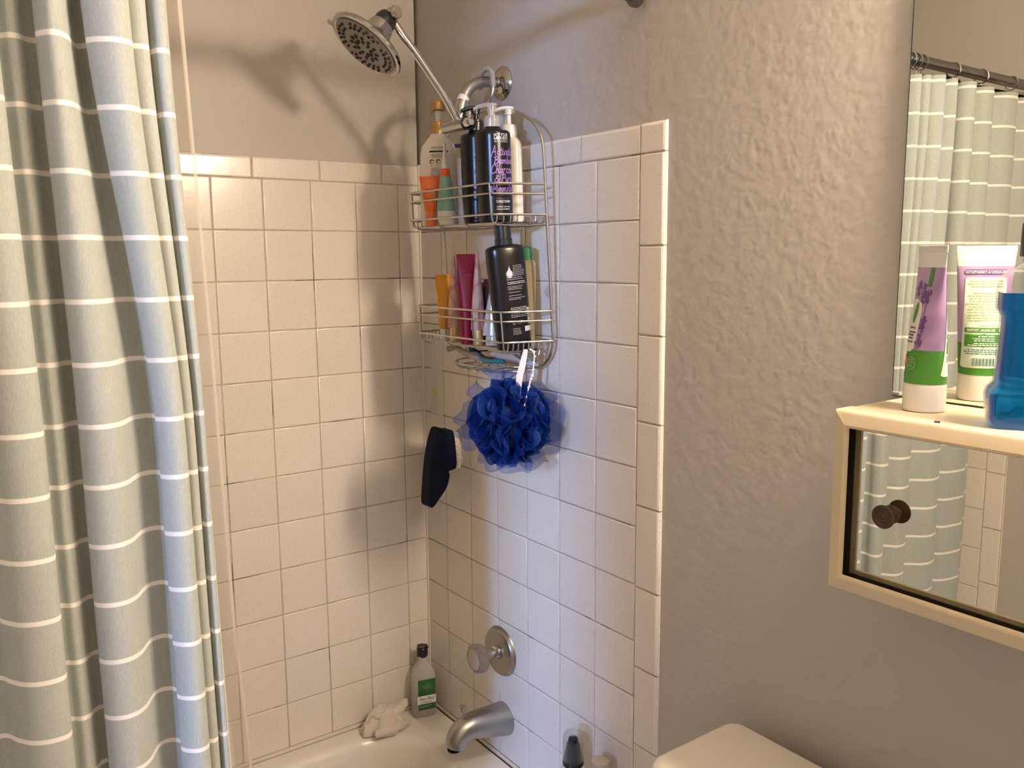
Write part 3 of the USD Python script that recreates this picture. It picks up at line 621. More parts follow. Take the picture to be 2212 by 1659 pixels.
# -- white bottle with gold pump
W = pane('pearl_bottle', (0.9, 0.85, 0.8), 0.86, 0.22, (0.80, 0.75, 0.69))
t = thing('pump_bottle', 'pearl white hair bottle with gold pump in left of upper basket', 'pump bottle', (0.2345, -0.086, BZ), 42)
prof = [(0, .036, .022), (.002, .0385, .0245), (.02, .0405, .026), (.10, .0410, .0262), (.148, .0395, .0255), (.166, .0350, .0235), (.180, .0240, .018), (.187, .0170, .0150), (.192, .0158, .0148), (.194, .0155, .0145)]
part(t, 'bottle_body', bottle(prof, 2.3), M('pearl_white', (0.80, 0.75, 0.70), 0.24))
fs = flat_surf(lambda z: np.interp(z, [p[0] for p in prof], [p[1] for p in prof]), lambda z: np.interp(z, [p[0] for p in prof], [p[2] for p in prof]), 2.3)
part(t, 'print', wrap([text('PANTENE', .0052, 0.006, .1580, w=.027), flat(rrect(-.0125, .1515, .0265, .1550)), bars(-.008, .022, [.147, .144, .141], .0009, 1), bars(-.010, .024, [.119 - .0024 * k for k in range(8)], .0008, 2, .15), bars(-.010, .020, [.094, .091], .0014, 3, .2)]
     + [flat(Point(x, .1325).buffer(.0046).difference(Point(x + .0006, .1318).buffer(.0032))) for x in (-.007, .007, .021)] + [bars(x - .003, x + .003, [.1245], .0008, 9) for x in (-.007, .007, .021)], fs, .00025), print_blk, 'printed black lettering')
col = part(t, 'collar', lathe([(0, .192), (.0165, .192), (.0165, .2085), (.0150, .2125), (.0150, .2150), (.006, .2155), (0, .2155)], 36), gold, 'gold pump collar')
part(col, 'pump_stem', lathe([(0, .214), (.0048, .214), (.0052, .230), (.0065, .2302), (.007, .238), (0, .238)], 28), pearl)
part(col, 'pump_head', lathe([(0, .2395), (.0155, .2395), (.0160, .2405), (.0160, .2550), (.0150, .2565), (0, .2570)], 36), gold, 'gold disc pump head')
part(col, 'nozzle', move(tube([(0.010, 0, .243), (0.030, 0, .2425), (0.038, 0, .2405)], [.004, .0036, .003], 12), rz=128), gold)

# -- squeeze tubes
def tube_rings(h, r, wtop, cap_h, rcap=None, n=48, pts=24, swell=0.0):
    rc = rcap or r
    out = []
    for k in np.linspace(0, 1, pts):
        z = cap_h + (h - cap_h) * k
        a = r + (wtop / 2 - r) * k + swell * math.sin(PI * min(k * 1.3, 1))
        b = max(r * (1 - k ** 1.35) + swell * math.sin(PI * k), .0009)
        out.append((z, a, b))
    return out
def squeeze(t, h, r, wtop, cap_h, body, cap, rcap=None, bands=(), swell=0.0, crimp=.008):
    """bands: [(z0, z1, material, name, label)] from the cap up; together they make the whole skin"""
    P = tube_rings(h, r, wtop, cap_h, rcap, swell=swell)
    Z = np.array([p[0] for p in P]); A = np.array([p[1] for p in P]); B = np.array([p[2] for p in P])
    af, bf = (lambda z: np.interp(z, Z, A)), (lambda z: np.interp(z, Z, B))
    for z0, z1, m, nm, lb in (bands or [(cap_h, h, body, 'tube_body', None)]):
        zs = np.unique(np.concatenate([[z0, z1], Z[(Z > z0) & (Z < z1)]]))
        part(t, nm, bottle([(z, af(z), bf(z)) for z in zs]), m, lb, smooth=40)
    rc = rcap or r * .97
    part(t, 'cap', lathe([(0, 0), (rc * .96, 0), (rc, .002), (rc, cap_h * .9), (rc * .96, cap_h), (0, cap_h)], 40), cap)
    return af, bf

orange = M('orange_tube', (0.78, 0.16, 0.025), 0.34); orange_c = M('orange_cap', (0.80, 0.20, 0.07), 0.34)
t = thing('squeeze_tube', 'orange squeeze tube standing on its cap, leftmost in upper basket', 'squeeze tube', (0.2575, -0.1200, BZ), 60)
af, bf = squeeze(t, .1000, .0135, .047, .030, orange, orange_c, .0125)
part(t, 'crimp', move(rbox(.0470, .0012, .006, .0005, 1), (0, 0, .0985)), orange)
part(t, 'print', wrap([bars(-.012, .013, [.074], .0022, 21, .05), bars(-.010, .010, [.055, .0525], .0012, 22)], flat_surf(af, bf), .0003), M('orange_print', (0.36, 0.07, 0.02), .5))
teal = M('teal_tube', (0.23, 0.42, 0.36), 0.36)
t = thing('squeeze_tube', 'white and teal tube with an orange band in upper basket', 'squeeze tube', (0.3030, -0.112, BZ), 142)
af, bf = squeeze(t, .1650, .0185, .044, .028, teal, white_p, .0190, bands=[(.028, .097, teal, 'tube_body', 'teal lower half'), (.097, .1120, M('orange_band', (0.82, 0.14, 0.02), .4), 'tube_band', 'orange band'), (.1120, .1650, white_p, 'tube_body', 'white upper half')])
part(t, 'print', wrap([flat(rrect(-.006, .042, .010, .075)), ], flat_surf(af, bf, side=1), .0003), white_p)
part(t, 'print', wrap([bars(-.004, .008, [.070 - .003 * k for k in range(9)], .0014, 5, .1)], flat_surf(af, bf, side=1), .0006), print_blk)
# -- pale bottle with blue flip cap
t = thing('flip_cap_bottle', 'translucent pale bottle with dark blue flip cap in upper basket', 'bottle', (0.3140, -0.064, BZ), 58)
pale = M('pale_bottle', (0.74, 0.73, 0.71), 0.25)
prof = [(0, .020, .0145), (.002, .0225, .0165), (.118, .0225, .0165), (.126, .0200, .0150), (.129, .0165, .013), (.132, .013, .012), (.149, .0125, .0115)]
part(t, 'bottle_body', bottle(prof, 3.4), pale)
part(t, 'front_panel', wrap([flat(rrect(-.0135, .006, .0185, .112, .003))], flat_surf(lambda z: .0225 + 0 * z, lambda z: .0165 + 0 * z, 3.4), .0006), M('pale_panel', (0.80, 0.79, 0.77), .3))
bl = M('blue_cap', (0.012, 0.025, 0.21), 0.35)
part(t, 'flip_cap', [lathe([(0, .147), (.0150, .147), (.0155, .149), (.0155, .164), (.0145, .166), (0, .166)], 32), rbox(.024, .014, .007, .0025, center=(-.015, -.006, .160))], bl, 'dark blue flip cap')
part(t, 'label', move(extr(Polygon([(-.009, .010), (.006, .004), (.011, .03), (.010, .062), (.004, .080), (-.006, .060), (-.010, .035)]).buffer(.002), .0006), (.0228, 0, 0), rx=90, rz=90), M('label_green_blue', (0.02, 0.17, 0.13), .35), 'green and blue side label')

# -- the two black pump bottles
def black_pump(name, label, loc, rotz, tilt, kind, mat_pump, mat_collar, nozdir, h=.1745, R=.0325, stem=.010, nl=.030):
    t = thing(name, label, 'pump bottle', loc, rot=(tilt[0], tilt[1], rotz))
    prof = [(0, R - .003), (.0015, R - .001), (.004, R + .0002), (h - .010, R), (h - .004, R - .0012), (h - .001, R - .0045), (h, .0200), (h + .004, .0160), (h + .007, .0150)]
    part(t, 'bottle_body', lathe([(0, 0)] + [(r, z) for z, r in prof] + [(0, h + .007)], 56), black_soft)
    S = cyl_surf(R); zt = h
    q = .0001085
    def zz(y): return zt - (y - 80) * q
    heart = Polygon([(0, -1), (1, .25), (.95, .8), (.5, 1), (0, .62), (-.5, 1), (-.95, .8), (-1, .25)]).buffer(.05)
    hh = affinity.translate(affinity.scale(heart, .0031, .0031, origin=(0, 0)), -.0062, zz(238))
    W = [text('NOT YOUR', .0056, 0, zz(203), w=.0290), text('M', .0056, -.0119, zz(262), w=.0056), flat(hh), text("THER'S", .0056, .0055, zz(262), w=.0178), text('N A T U R A L S', .0030, 0, zz(300), w=.0275),
         text(kind, .0044, 0, zz(1313), w=.0300 if len(kind) > 8 else .024), text('Clarifies to help remove', .0024, -.0145, zz(1392), 'l', w=.030), text('build up and pollution.', .0024, -.0145, zz(1432), 'l', w=.028)]
    part(t, 'print', wrap(W, S, .0003), print_wht, 'white lettering')
    P = [script('Activated', .0160, -.0215, zz(515), w=.054, pen=.105), script('Bamboo', .0130, -.0165, zz(655), w=.047, pen=.116), script('Charcoal', .0160, -.0225, zz(815), w=.054, pen=.105), script('&', .0140, -.0170, zz(962), w=.0110, pen=.105), script('Purple', .0145, -.0030, zz(962), w=.037, pen=.11), script('Moonstone', .0135, -.0215, zz(1125), w=.055, pen=.11)]
    part(t, 'print', wrap(P, S, .0003), print_pur, 'purple script lettering')
    part(t, 'print', wrap([text('Restore & Reclaim', .0032, 0, zz(1252), w=.030)], S, .0003), M('print_dull_purple', (.12, .07, .16), .5))
    pump(t, h + .006, R, mat_pump, stem=stem, noz_len=nl, dirdeg=nozdir, collar=(.0150, .0225), mat_collar=mat_collar)
    return t
black_pump('pump_bottle', 'black shampoo pump bottle with black pump, partly behind the conditioner', (0.3740, -0.0770, BZ + .0005), 82, (0, -1.5), 'SHAMPOO', black_p, black_p, 150)
clear_pump = pane('clear_pump', (0.92, 0.90, 0.88), 0.40, 0.15, (0.62, 0.58, 0.56))
black_pump('pump_bottle', 'black conditioner bottle with clear pump and purple script, front of upper basket', (0.4615, -0.0975, BZ + .0005), 84, (0.8, -2.4), 'CONDITIONER', clear_pump, clear_pump, 150, h=.1690, R=.0335, stem=.006, nl=.034)
# -- white pump bottle behind
t = thing('pump_bottle', 'plain white pump bottle behind the conditioner in upper basket', 'pump bottle', (0.4430, -0.0468, BZ), rot=(0, -2.0, 6))
part(t, 'bottle_body', bottle([(0, .026, .0130), (.002, .0285, .0148), (.142, .0290, .0150), (.152, .0275, .0148), (.160, .0200, .0140), (.164, .0150, .0135)], 2.6), white_p)
pump(t, .163, .02, white_p, stem=.018, noz_len=.034, dirdeg=218, collar=(.0150, .0260), drop=.004)
t = thing('flip_cap_bottle', 'white bottle with square cap, hidden behind the black pump bottles', 'bottle', (0.3950, -0.0440, BZ), 10)
part(t, 'bottle_body', bottle([(0, .022, .0100), (.002, .024, .0110), (.165, .024, .0110), (.175, .021, .0105), (.178, .017, .0100)], 3.2), white_p)
part(t, 'cap', move(rbox(.040, .020, .044, .003), (0, 0, .199)), white_p)

# ---------------- lower basket
LZ = 1.3415
yel = M('yellow_tube', (0.70, 0.30, 0.015), 0.32)
t = thing('squeeze_tube', 'yellow squeeze tube with white cap, leftmost in lower basket', 'squeeze tube', (0.2300, -0.0740, LZ), 58)
af, bf = squeeze(t, .1390, .0135, .0420, .024, yel, white_p, .0130)
part(t, 'crimp', move(rbox(.042, .0012, .006, .0005, 1), (0, 0, .1380)), yel)
part(t, 'print', wrap([flat(rrect(.0060, .133, .0068, .1395))], flat_surf(af, bf), .0004), M('print_maroon', (.10, .01, .01), .5))
pink = MN('pink_floral', {'g': ('geometry', {}), 'v': ('noise_texture', {'scale': 24.0, 'detail': 0.0}), 'rp': ('rgb_ramp', {'ramp': [(0.0, (0.62, 0.42, 0.37)), (0.46, (0.64, 0.45, 0.395)), (0.52, (0.56, 0.26, 0.27)), (0.60, (0.58, 0.30, 0.30)), (0.63, (0.64, 0.45, 0.40)), (1, (0.66, 0.47, 0.42))]}), 'p': ('principled_bsdf', {'roughness': 0.34})},
          [('g.position', 'v.vector'), ('v.fac', 'rp.fac'), ('rp.color', 'p.base_color')])
def pink_tube(label, loc, rotz):
    t = thing('squeeze_tube', label, 'squeeze tube', loc, rotz)
    af, bf = squeeze(t, .2060, .0145, .040, .030, pink, gold_l, .0110, swell=.0006)
    part(t, 'print', wrap([flat(rrect(-.012, .166, .004, .1668)), flat(LineString(smoothpath([(-.012, .048), (-.007, .055), (-.002, .058), (.004, .058)], 5)).buffer(.0004))], flat_surf(af, bf, side=1), .0004), print_blk)
    part(t, 'print', wrap([flat(Point(-.004, .112).buffer(.0072).difference(Point(-.004, .112).buffer(.0067))), flat(LineString(smoothpath([(-.007, .108), (-.003, .114), (-.006, .117), (-.001, .112), (-.004, .107)], 4)).buffer(.0005))], flat_surf(af, bf, side=1), .0004), M('print_rose', (.35, .14, .14), .5))
    return t
pink_tube('pink floral tube with gold cap, left of the crimson tube', (0.2790, -0.0810, LZ), 152)
pink_tube('pink floral tube with gold cap, right of the crimson tube', (0.3720, -0.0830, LZ), 148)
crim = M('crimson_tube', (0.26, 0.004, 0.030), 0.36, specular_ior_level=0.3)
t = thing('squeeze_tube', 'crimson squeeze tube between two pink floral tubes', 'squeeze tube', (0.3370, -0.0880, LZ), 60)
af, bf = squeeze(t, .1820, .0140, .0385, .024, crim, crim, .0138)
part(t, 'crimp', move(rbox(.0385, .0012, .006, .0005, 1), (0, 0, .1810)), crim)
part(t, 'print', wrap([bars(-.006, .013, [.142 - .0036 * k for k in range(21)], .0011, 31, .2), bars(-.006, -.002, [.149], .0022, 32)], flat_surf(af, bf), .0004), M('print_pink', (.40, .10, .13), .5))
silv = M('silver_tube', (0.62, 0.62, 0.63), 0.26, metallic=0.35)
t = thing('squeeze_tube', 'silvery white tube leaning beside the large black bottle', 'squeeze tube', (0.4110, -0.0720, LZ), rot=(0, 6, 130))
af, bf = squeeze(t, .1400, .0225, .046, .020, silv, M('clear_cap', (.62, .58, .50), .2), .0165, swell=.001)
mar = M('maroon_bottle', (0.045, 0.010, 0.012), 0.22)
t = thing('oval_bottle', 'dark maroon oval bottle behind the pink tubes', 'bottle', (0.3400, -0.0370, LZ), 55)
part(t, 'bottle_body', bottle([(0, .018, .010), (.002, .022, .012), (.05, .027, .0135), (.095, .028, .0135), (.116, .022, .012), (.125, .012, .009), (.128, .004, .003)], 2.1), mar)
part(t, 'cap', move(lathe([(0, 0), (.008, 0), (.008, .006), (0, .007)], 20), (0, 0, .1255)), mar)
t = thing('flip_cap_bottle', 'large black bottle with glossy black cap in lower basket', 'bottle', (0.4860, -0.0740, LZ), rot=(1.0, -6.0, 74))
prof = [(0, .0315, .0200), (.002, .0340, .0225), (.010, .0345, .0230), (.09, .0372, .0245), (0.1770, .0385, .0250), (0.1930, .0380, .0245), (0.1975, .0350, .0225), (0.2000, .0270, .0190), (0.2020, .0175, .0165)]
part(t, 'bottle_body', bottle(prof, 2.25), black_soft)
part(t, 'cap', lathe([(0, 0.2005), (.0165, 0.2005), (.0168, 0.2120), (.0155, 0.2138), (.0155, 0.2370), (.0150, 0.2400), (.0, 0.2405)], 36), black_p, 'glossy black cap')
ZZ = [p[0] for p in prof]; fs = flat_surf(lambda z: np.interp(z, ZZ, [p[1] for p in prof]), lambda z: np.interp(z, ZZ, [p[2] for p in prof]), 2.25)
drop = Polygon(smoothpath([(0, 1.25), (.22, .7), (.62, 0), (.5, -.62), (0, -.88), (-.5, -.62), (-.62, 0), (-.22, .7)], 6, True))
k_ = .000182          # metres per crop unit of height
def zc(y): return .197 - (y - 230) * k_
W = [flat(affinity.translate(affinity.scale(drop, .0090, .0090, origin=(0, 0)), -.0035, zc(492))), bars(.0040, .0290, [zc(425 + 17 * j) for j in range(7)], .0008, 41, .25), bars(-.0100, .0290, [zc(548), zc(566)], .0008, 42, .3), bars(-.009, .0290, [zc(595)], .0013, 43, .1), bars(-.009, .0290, [zc(612)], .0013, 44, .1), bars(-.010, .0280, [zc(640 + 15 * j) for j in range(3)], .0007, 45, .3),
     bars(-.009, .0295, [zc(700), zc(735), zc(760), zc(775)], .0008, 46, .4), bars(-.008, .0295, [zc(865 + 16 * j) for j in range(7)], .0011, 47, .12), bars(-.007, .011, [zc(1085 + 15 * j) for j in range(5)], .0007, 48, .3),
     text('U', .0075, -.0035, zc(1038), bold=True, w=.006), bars(.003, .016, [zc(1005), zc(1020), zc(1034)], .0008, 49, .2), flat(affinity.translate(affinity.scale(drop, .0112, .0112, origin=(0, 0)), -.0035, zc(492)).difference(affinity.translate(affinity.scale(drop, .0105, .0105, origin=(0, 0)), -.0035, zc(488)))), flat(rrect(.0180, zc(1125), .0330, zc(1070))),
     flat(unary_union([sbox(.0265, zc(880 + 9 * j), .0325, zc(880 + 9 * j) + .0007 + .0004 * (j % 3)) for j in range(20)]))]
part(t, 'print', wrap(W, fs, .0003), M('print_offwhite', (.50, .50, .51), .5), 'white printed drop and small lettering')
t = thing('flip_cap_bottle', 'pale yellow bottle with green cap behind the large black bottle', 'bottle', (0.4640, -0.0275, LZ), 40)
part(t, 'bottle_body', bottle([(0, .0150, .0105), (.002, .0170, .0125), (.150, .0190, .0130), (.166, .0180, .0125), (.172, .013, .011)], 2.3), pane('pale_yellow', (0.93, 0.88, 0.72), 0.5, 0.3, (0.46, 0.40, 0.27)))
part(t, 'cap', bottle([(.171, .0140, .0115), (.190, .0140, .0115), (.196, .0110, .009), (.198, .004, .004)], 2.2), M('green_cap', (0.03, 0.17, 0.09), .3), 'green cap')

# ---------------- razors on the tray
t = thing('razor', 'teal razor with black head lying on the soap tray', 'razor', (0.362, -0.058, 1.3085))
hp = smoothpath([(-.040, .012, .004), (-.022, .004, .002), (.006, -.006, 0), (.040, -.010, .001), (.072, -.004, .002)], 6)
part(t, 'handle', tube(hp, [.0050, .0066, .0072, .0066, .0040], 12), M('teal_handle', (0.015, 0.20, 0.24), .35))
part(t, 'grip', tube(hp[7:20] + [0, -.002, .0035], .0042, 10), black_p)
part(t, 'head', move(rbox(.016, .042, .010, .003), (-.052, .016, .018), ry=35, rz=-18), black_p, 'black blade head')
part(t, 'neck', tube([(-.040, .012, .005), (-.050, .015, .013)], .004, 10), black_p)
t = thing('razor', 'pale pinkish razor lying at the left end of the soap tray', 'razor', (0.312, -0.050, 1.3040))
hp = smoothpath([(-.052, -.016, .020), (-.030, -.008, .012), (0, .000, .004), (.040, .010, -.002)], 6)
part(t, 'handle', tube(hp, [.0048, .0062, .0074, .0050], 12), M('pinkish_handle', (0.48, 0.38, 0.33), .4))
part(t, 'head', move(rbox(.046, .009, .012, .003), (-.056, -.014, .024), rz=62, ry=-20), M('razor_head_beige', (0.46, 0.40, 0.32), .4), 'beige blade head')
# ================================================================ clip, pouf, brush
met = M('clip_steel', (0.38, 0.38, 0.40), 0.3, metallic=0.9)
t = thing('spring_clip', 'grey metal spring clip holding the white pouf cord on the caddy', 'clip', (0.503, -0.062, 1.333))
part(t, 'jaw', tube(rel([(.4809, -.064, 1.3369), (.5000, -.064, 1.3345), (.5305, -.064, 1.3266)], (.503, -.062, 1.333)), [.0030, .0036, .0030], 8), met)
part(t, 'jaw', tube(rel([(.4684, -.064, 1.3285), (.4850, -.064, 1.3235), (.5006, -.064, 1.3185)], (.503, -.062, 1.333)), [.0026, .0032, .0028], 8), met)
part(t, 'jaw', tube(rel([(.4950, -.066, 1.3340), (.5050, -.068, 1.3240), (.5200, -.066, 1.3200)], (.503, -.062, 1.333)), [.0040, .0046, .0030], 8), met)
part(t, 'spring', tube([(.007 * math.cos(a), -.004 + .0011 * a / PI, .007 * math.sin(a) - .001) for a in np.linspace(0, 5 * PI, 50)], .0010, 6), met)
part(t, 'handle', tube(smoothpath([(-.004, -.002, .002), (.009, .002, .010), (.018, .008, .004), (.016, .008, -.010)]), .0022, 8), chrome)

LC = np.array([0.500, -0.098, 1.2000]); LR = 0.088
net = MN('blue_netting', {
    't': ('transparent_bsdf', {'color': (0.55, 0.68, 0.95)}), 'g': ('geometry', {}), 'n': ('noise_texture', {'scale': 900.0, 'detail': 0.0}), 'mr': ('map_range', {'from_min': 0.40, 'from_max': 0.60, 'to_min': 0.50, 'to_max': 0.90}),
    'd': ('principled_bsdf', {'base_color': (0.004, 0.030, 0.185), 'roughness': 0.5, 'specular_ior_level': 0.25}), 'tr': ('translucent_bsdf', {'color': (0.005, 0.042, 0.24)}), 'm1': ('mix_closure', {'fac': 0.22}), 'm2': ('mix_closure', {})},
    [('g.position', 'n.vector'), ('n.fac', 'mr.value'), ('d.BSDF', 'm1.closure1'), ('tr.BSDF', 'm1.closure2'), ('t.BSDF', 'm2.closure1'), ('m1.closure', 'm2.closure2'), ('mr.result', 'm2.fac')], 'm2.closure')
film = MN('blue_netting_sheer', {'t': ('transparent_bsdf', {'color': (0.85, 0.90, 0.98)}), 'd': ('diffuse_bsdf', {'color': (0.012, 0.05, 0.24)}), 'm': ('mix_closure', {}), 'g': ('geometry', {}), 'n': ('noise_texture', {'scale': 1500.0, 'detail': 0.0}), 'mr': ('map_range', {'from_min': 0.42, 'from_max': 0.62, 'to_min': 0.06, 'to_max': 0.62})}, [('g.position', 'n.vector'), ('n.fac', 'mr.value'), ('mr.result', 'm.fac'), ('t.BSDF', 'm.closure1'), ('d.BSDF', 'm.closure2')], 'm.closure')
def fin(d, R, spin, seed, spread=48, r0=.16, amp=.13):
    """one gathered fold of netting: a ruffled sheet from the tied centre out to a wavy edge"""
    r = np.random.default_rng(seed)
    d = np.asarray(d, float) / np.linalg.norm(d)
    a = np.cross(d, [0, 0, 1] if abs(d[2]) < .9 else [1, 0, 0]); a /= np.linalg.norm(a); b = np.cross(d, a)
    tx = a * math.cos(spin) + b * math.sin(spin); nx = np.cross(d, tx)
    V = np.linspace(-1, 1, 25); U = np.linspace(0, 1, 10); P = np.zeros((25, 10, 3))
    p1, p2, k1, k2 = r.uniform(0, 6.3), r.uniform(0, 6.3), r.uniform(2.2, 4.2), r.uniform(5.5, 8.5)
    c = r.uniform(-.35, .35)
    for i, v in enumerate(V):
        phi = math.radians(spread) * v
        edge = R * (.80 + .20 * math.cos(v * PI / 2)) * (1 + .05 * math.sin(k2 * v + p2))
        for j, u in enumerate(U):
            rad = R * r0 + (edge - R * r0) * math.sin(u * PI / 2)
            w = R * (amp * math.sin(k1 * v + p1 + 1.2 * u) + .06 * math.sin(k2 * v + p2)) * u ** 1.2 + c * R * u * u * .5 + R * .10 * u ** 4 * math.sin(k1 * v + p2)
            P[i, j] = rad * (d * math.cos(phi) + tx * math.sin(phi)) + nx * w
    return loft(P, caps=False, closed=False)
lf = thing('bath_pouf', 'royal blue mesh bath pouf hanging below the caddy', 'bath pouf', LC)
ga = PI * (3 - math.sqrt(5)); pet = []
for k in range(84):
    z = 1 - 2 * (k + .5) / 84; rr = math.sqrt(1 - z * z)
    d = (rr * math.cos(ga * k), rr * math.sin(ga * k) * .92, z)
    pet.append(fin(d, LR * rng.uniform(.86, 1.03), rng.uniform(-.7, .7) + PI / 2, k, rng.uniform(32, 52)))
ic = trimesh.creation.icosphere(4, .050); ic.vertices *= (1 + .35 * (meshkit.fbm(ic.vertices * 60, 3, 4) - .5))[:, None]
part(lf, 'inner_core', ic, M('blue_core', (0.003, 0.016, 0.10), .8), smooth=True)
part(lf, 'net_ruffles', trimesh.util.concatenate(pet), net, smooth=True)
iL = np.array([-.585, -.811, 0.0]); iU = np.array([-.11, .09, .99]); iF = np.array([.80, -.58, .1])
ext = []
for n_, (aL, u, f, R, s_, sp) in enumerate(((1.0, -.30, .0, .108, 1.6, 20), (.95, .12, .0, .104, 1.5, 30), (.70, .66, .2, .104, .9, 16), (.22, 1.0, .1, .108, .2, 14), (.12, .98, .3, .100, 1.4, 18), (-.10, -1, .1, .102, .1, 36), (.30, -1.0, .0, .104, .3, 30), (-.55, -.85, .0, .104, .6, 30), (-1, .05, .0, .108, 1.5, 38), (-.85, .55, .0, .106, 1.0, 28), (-.9, -.40, .0, .108, 1.2, 32))):
    ext.append(fin(aL * iL + u * iU + f * iF, R, s_, 300 + n_, sp, .3, .10))
part(lf, 'sheer_edges', trimesh.util.concatenate(ext), film, 'sheer outer netting', smooth=True)
cw_ = M('white_cord', (0.60, 0.57, 0.58), 0.7)
ca, cb = np.array([.515, -.068, 1.340]) - LC, np.array([.530, -.094, 1.232]) - LC
wd = np.array([.585, .811, 0]) * .0060
def ribbon(pts, wd, thick=.0012):
    P = smoothpath(pts, 8); T = np.gradient(P, axis=0); T /= np.linalg.norm(T, axis=1, keepdims=True); N = np.cross(T, wd / np.linalg.norm(wd)); out = []
    k = np.linspace(0, 1, len(P))
    for p, n, q in zip(P, N, k):
        w = wd * (.55 + .55 * math.sin(PI * min(max(q, .02), .98)) ** .6)
        out.append([p - w - n * thick, p + w - n * thick, p + w + n * thick, p - w + n * thick])
    return loft(out)
mid = (ca + cb) / 2
part(lf, 'cord_loop', ribbon([ca + [0, 0, .002], ca * .7 + cb * .3 + [-.002, -.004, 0], mid + [-.004, -.006, 0], cb + [-.004, -.004, 0]], wd), cw_, 'white ribbon loop', smooth=40)
lace = []
lp = smoothpath([ca + [.004, .006, .002], ca + [.010, .012, -.006], ca * .6 + cb * .4 + [.011, .014, 0], mid + [.009, .012, 0], cb + [.004, .006, 0]], 10)
cord_p = part(lf, 'cord_loop', tube(lp, .0016, 8), cw_, 'white lacy cord')
for i in range(3, len(lp) - 1, 3): lace.append(move(rbox(.0065, .0028, .0030, .001, 1), lp[i] + rng.normal(0, .0007, 3), rz=54, ry=rng.uniform(-30, 30)))
part(cord_p, 'cord_picots', trimesh.util.concatenate(lace), cw_, kind='stuff')

BXP = 0.167
def yz(pts): return [(q[1], q[2]) for q in pts]
navy = M('navy_plastic', (0.002, 0.004, 0.022), 0.7, specular_ior_level=0.2)
bsil = Polygon(smoothpath(np.array(yz([(0.1670, -0.0560, 1.1301), (0.1670, -0.0368, 1.1244), (0.1670, -0.0168, 1.1176), (0.1670, -0.0113, 1.0739), (0.1670, -0.0096, 1.0337), (0.1670, -0.0213, 1.0265), (0.1670, -0.0327, 1.0250), (0.1670, -0.0292, 1.0144), (0.1670, -0.0386, 0.9871), (0.1670, -0.0600, 0.9618), (0.1670, -0.0760, 0.9458), (0.1670, -0.0871, 0.9489), (0.1670, -0.0904, 0.9638), (0.1670, -0.0829, 1.0382), (0.1670, -0.0751, 1.0805), (0.1670, -0.0656, 1.1140)])), 4, True)).buffer(-.002).buffer(.002)
ssil = Polygon(yz([(0.1670, -0.0180, 1.1177), (0.1670, -0.0060, 1.1151), (0.1670, 0.0022, 1.0698), (0.1670, 0.0022, 1.0442), (0.1670, -0.0033, 1.0271), (0.1670, -0.0135, 1.0298), (0.1670, -0.0107, 1.0427), (0.1670, -0.0126, 1.0740)])).buffer(.0008)
bo = np.array([BXP - .020, -.04, 1.03])
def side_extrude(poly, x0, x1, rnd):
    ms = []
    n = 6
    rings = []
    for s in np.linspace(0, PI, 9):
        ins = rnd * (1 - math.sin(s)); xx = x0 + rnd * (1 - math.cos(s)) if s <= PI / 2 else x1 - rnd * (1 - math.cos(PI - s))
        g = poly.buffer(-ins, join_style=1); g = max(getattr(g, 'geoms', [g]), key=lambda q: q.area)
        c = shapely.get_coordinates(g.exterior.interpolate(np.linspace(0, 1, 90, endpoint=False), normalized=True))
        k = np.argmax(c[:, 1]); c = np.roll(c, -k, 0)
        if Polygon(c).exterior.is_ccw is False: c = c[::-1]
        rings.append(np.stack([np.full(90, xx), c[:, 0], c[:, 1]], 1))
    return loft(rings)
br = thing('scrub_brush', 'navy blue scrub brush with white bristle pad on corner tiles', 'brush', bo)
part(br, 'brush_body', move(side_extrude(bsil, BXP - .040, BXP, .007), -bo), navy, smooth=40)
part(br, 'bristle_pad', move(side_extrude(ssil, BXP - .038, BXP - .001, .002), -bo), MN('bristle', {'g': ('geometry', {}), 'mp': ('mapping', {'mapping_type': 'point', 'scale': (900, 120, 900)}), 'n': ('noise_texture', {'scale': 1.0}), 'rp': ('rgb_ramp', {'ramp': [(.35, (.30, .27, .23)), (.6, (.66, .61, .54))]}), 'p': ('principled_bsdf', {'roughness': .8})}, [('g.position', 'mp.vector'), ('mp.vector', 'n.vector'), ('n.fac', 'rp.fac'), ('rp.color', 'p.base_color')]), 'off-white bristle pad')

# ================================================================ valve, spout
t = thing('shower_valve', 'round steel shower valve plate with clear acrylic knob', 'faucet valve', (0.3225, 0, 0.6330))
part(t, 'escutcheon', move(lathe([(0, .0105), (.0470, .0095), (.0480, .0100), (.0520, .0092), (.0558, .0045), (.0575, 0)], 56), rx=90), M('valve_steel', (.36, .34, .32), .30, metallic=1.0))
part(t, 'stem', move(lathe([(0, .034), (.0105, .034), (.0115, .030), (.0115, .020), (.015, .017), (.016, .011), (0, .011)], 24), (0, 0, 0), rx=90), chrome_b)
kn = []
prof = [(0, .031), (.013, .031), (.0150, .034), (.0165, .040), (.022, .046), (.0290, .052), (.0320, .059), (.0325, .066), (.0300, .073), (.0255, .076), (.0250, .0748), (0, .0735)]
kk = lathe(prof, 48); ang = np.arctan2(kk.vertices[:, 1], kk.vertices[:, 0]); rr = np.hypot(kk.vertices[:, 0], kk.vertices[:, 1])
fl_ = 1 + .045 * np.cos(8 * ang) * np.clip((rr - .013) / .012, 0, 1) * (kk.vertices[:, 2] < .0745); kk.vertices[:, 0] *= fl_; kk.vertices[:, 1] *= fl_
part(t, 'knob', move(kk, rx=90), acrylic, 'clear acrylic knob')
part(t, 'knob_insert', move(lathe([(0, .0765), (.0215, .0760), (.0232, .0750), (.0232, .0745), (0, .0745)], 40), rx=90), M('knob_face', (.42, .37, .34), .3), 'smoky round knob face')

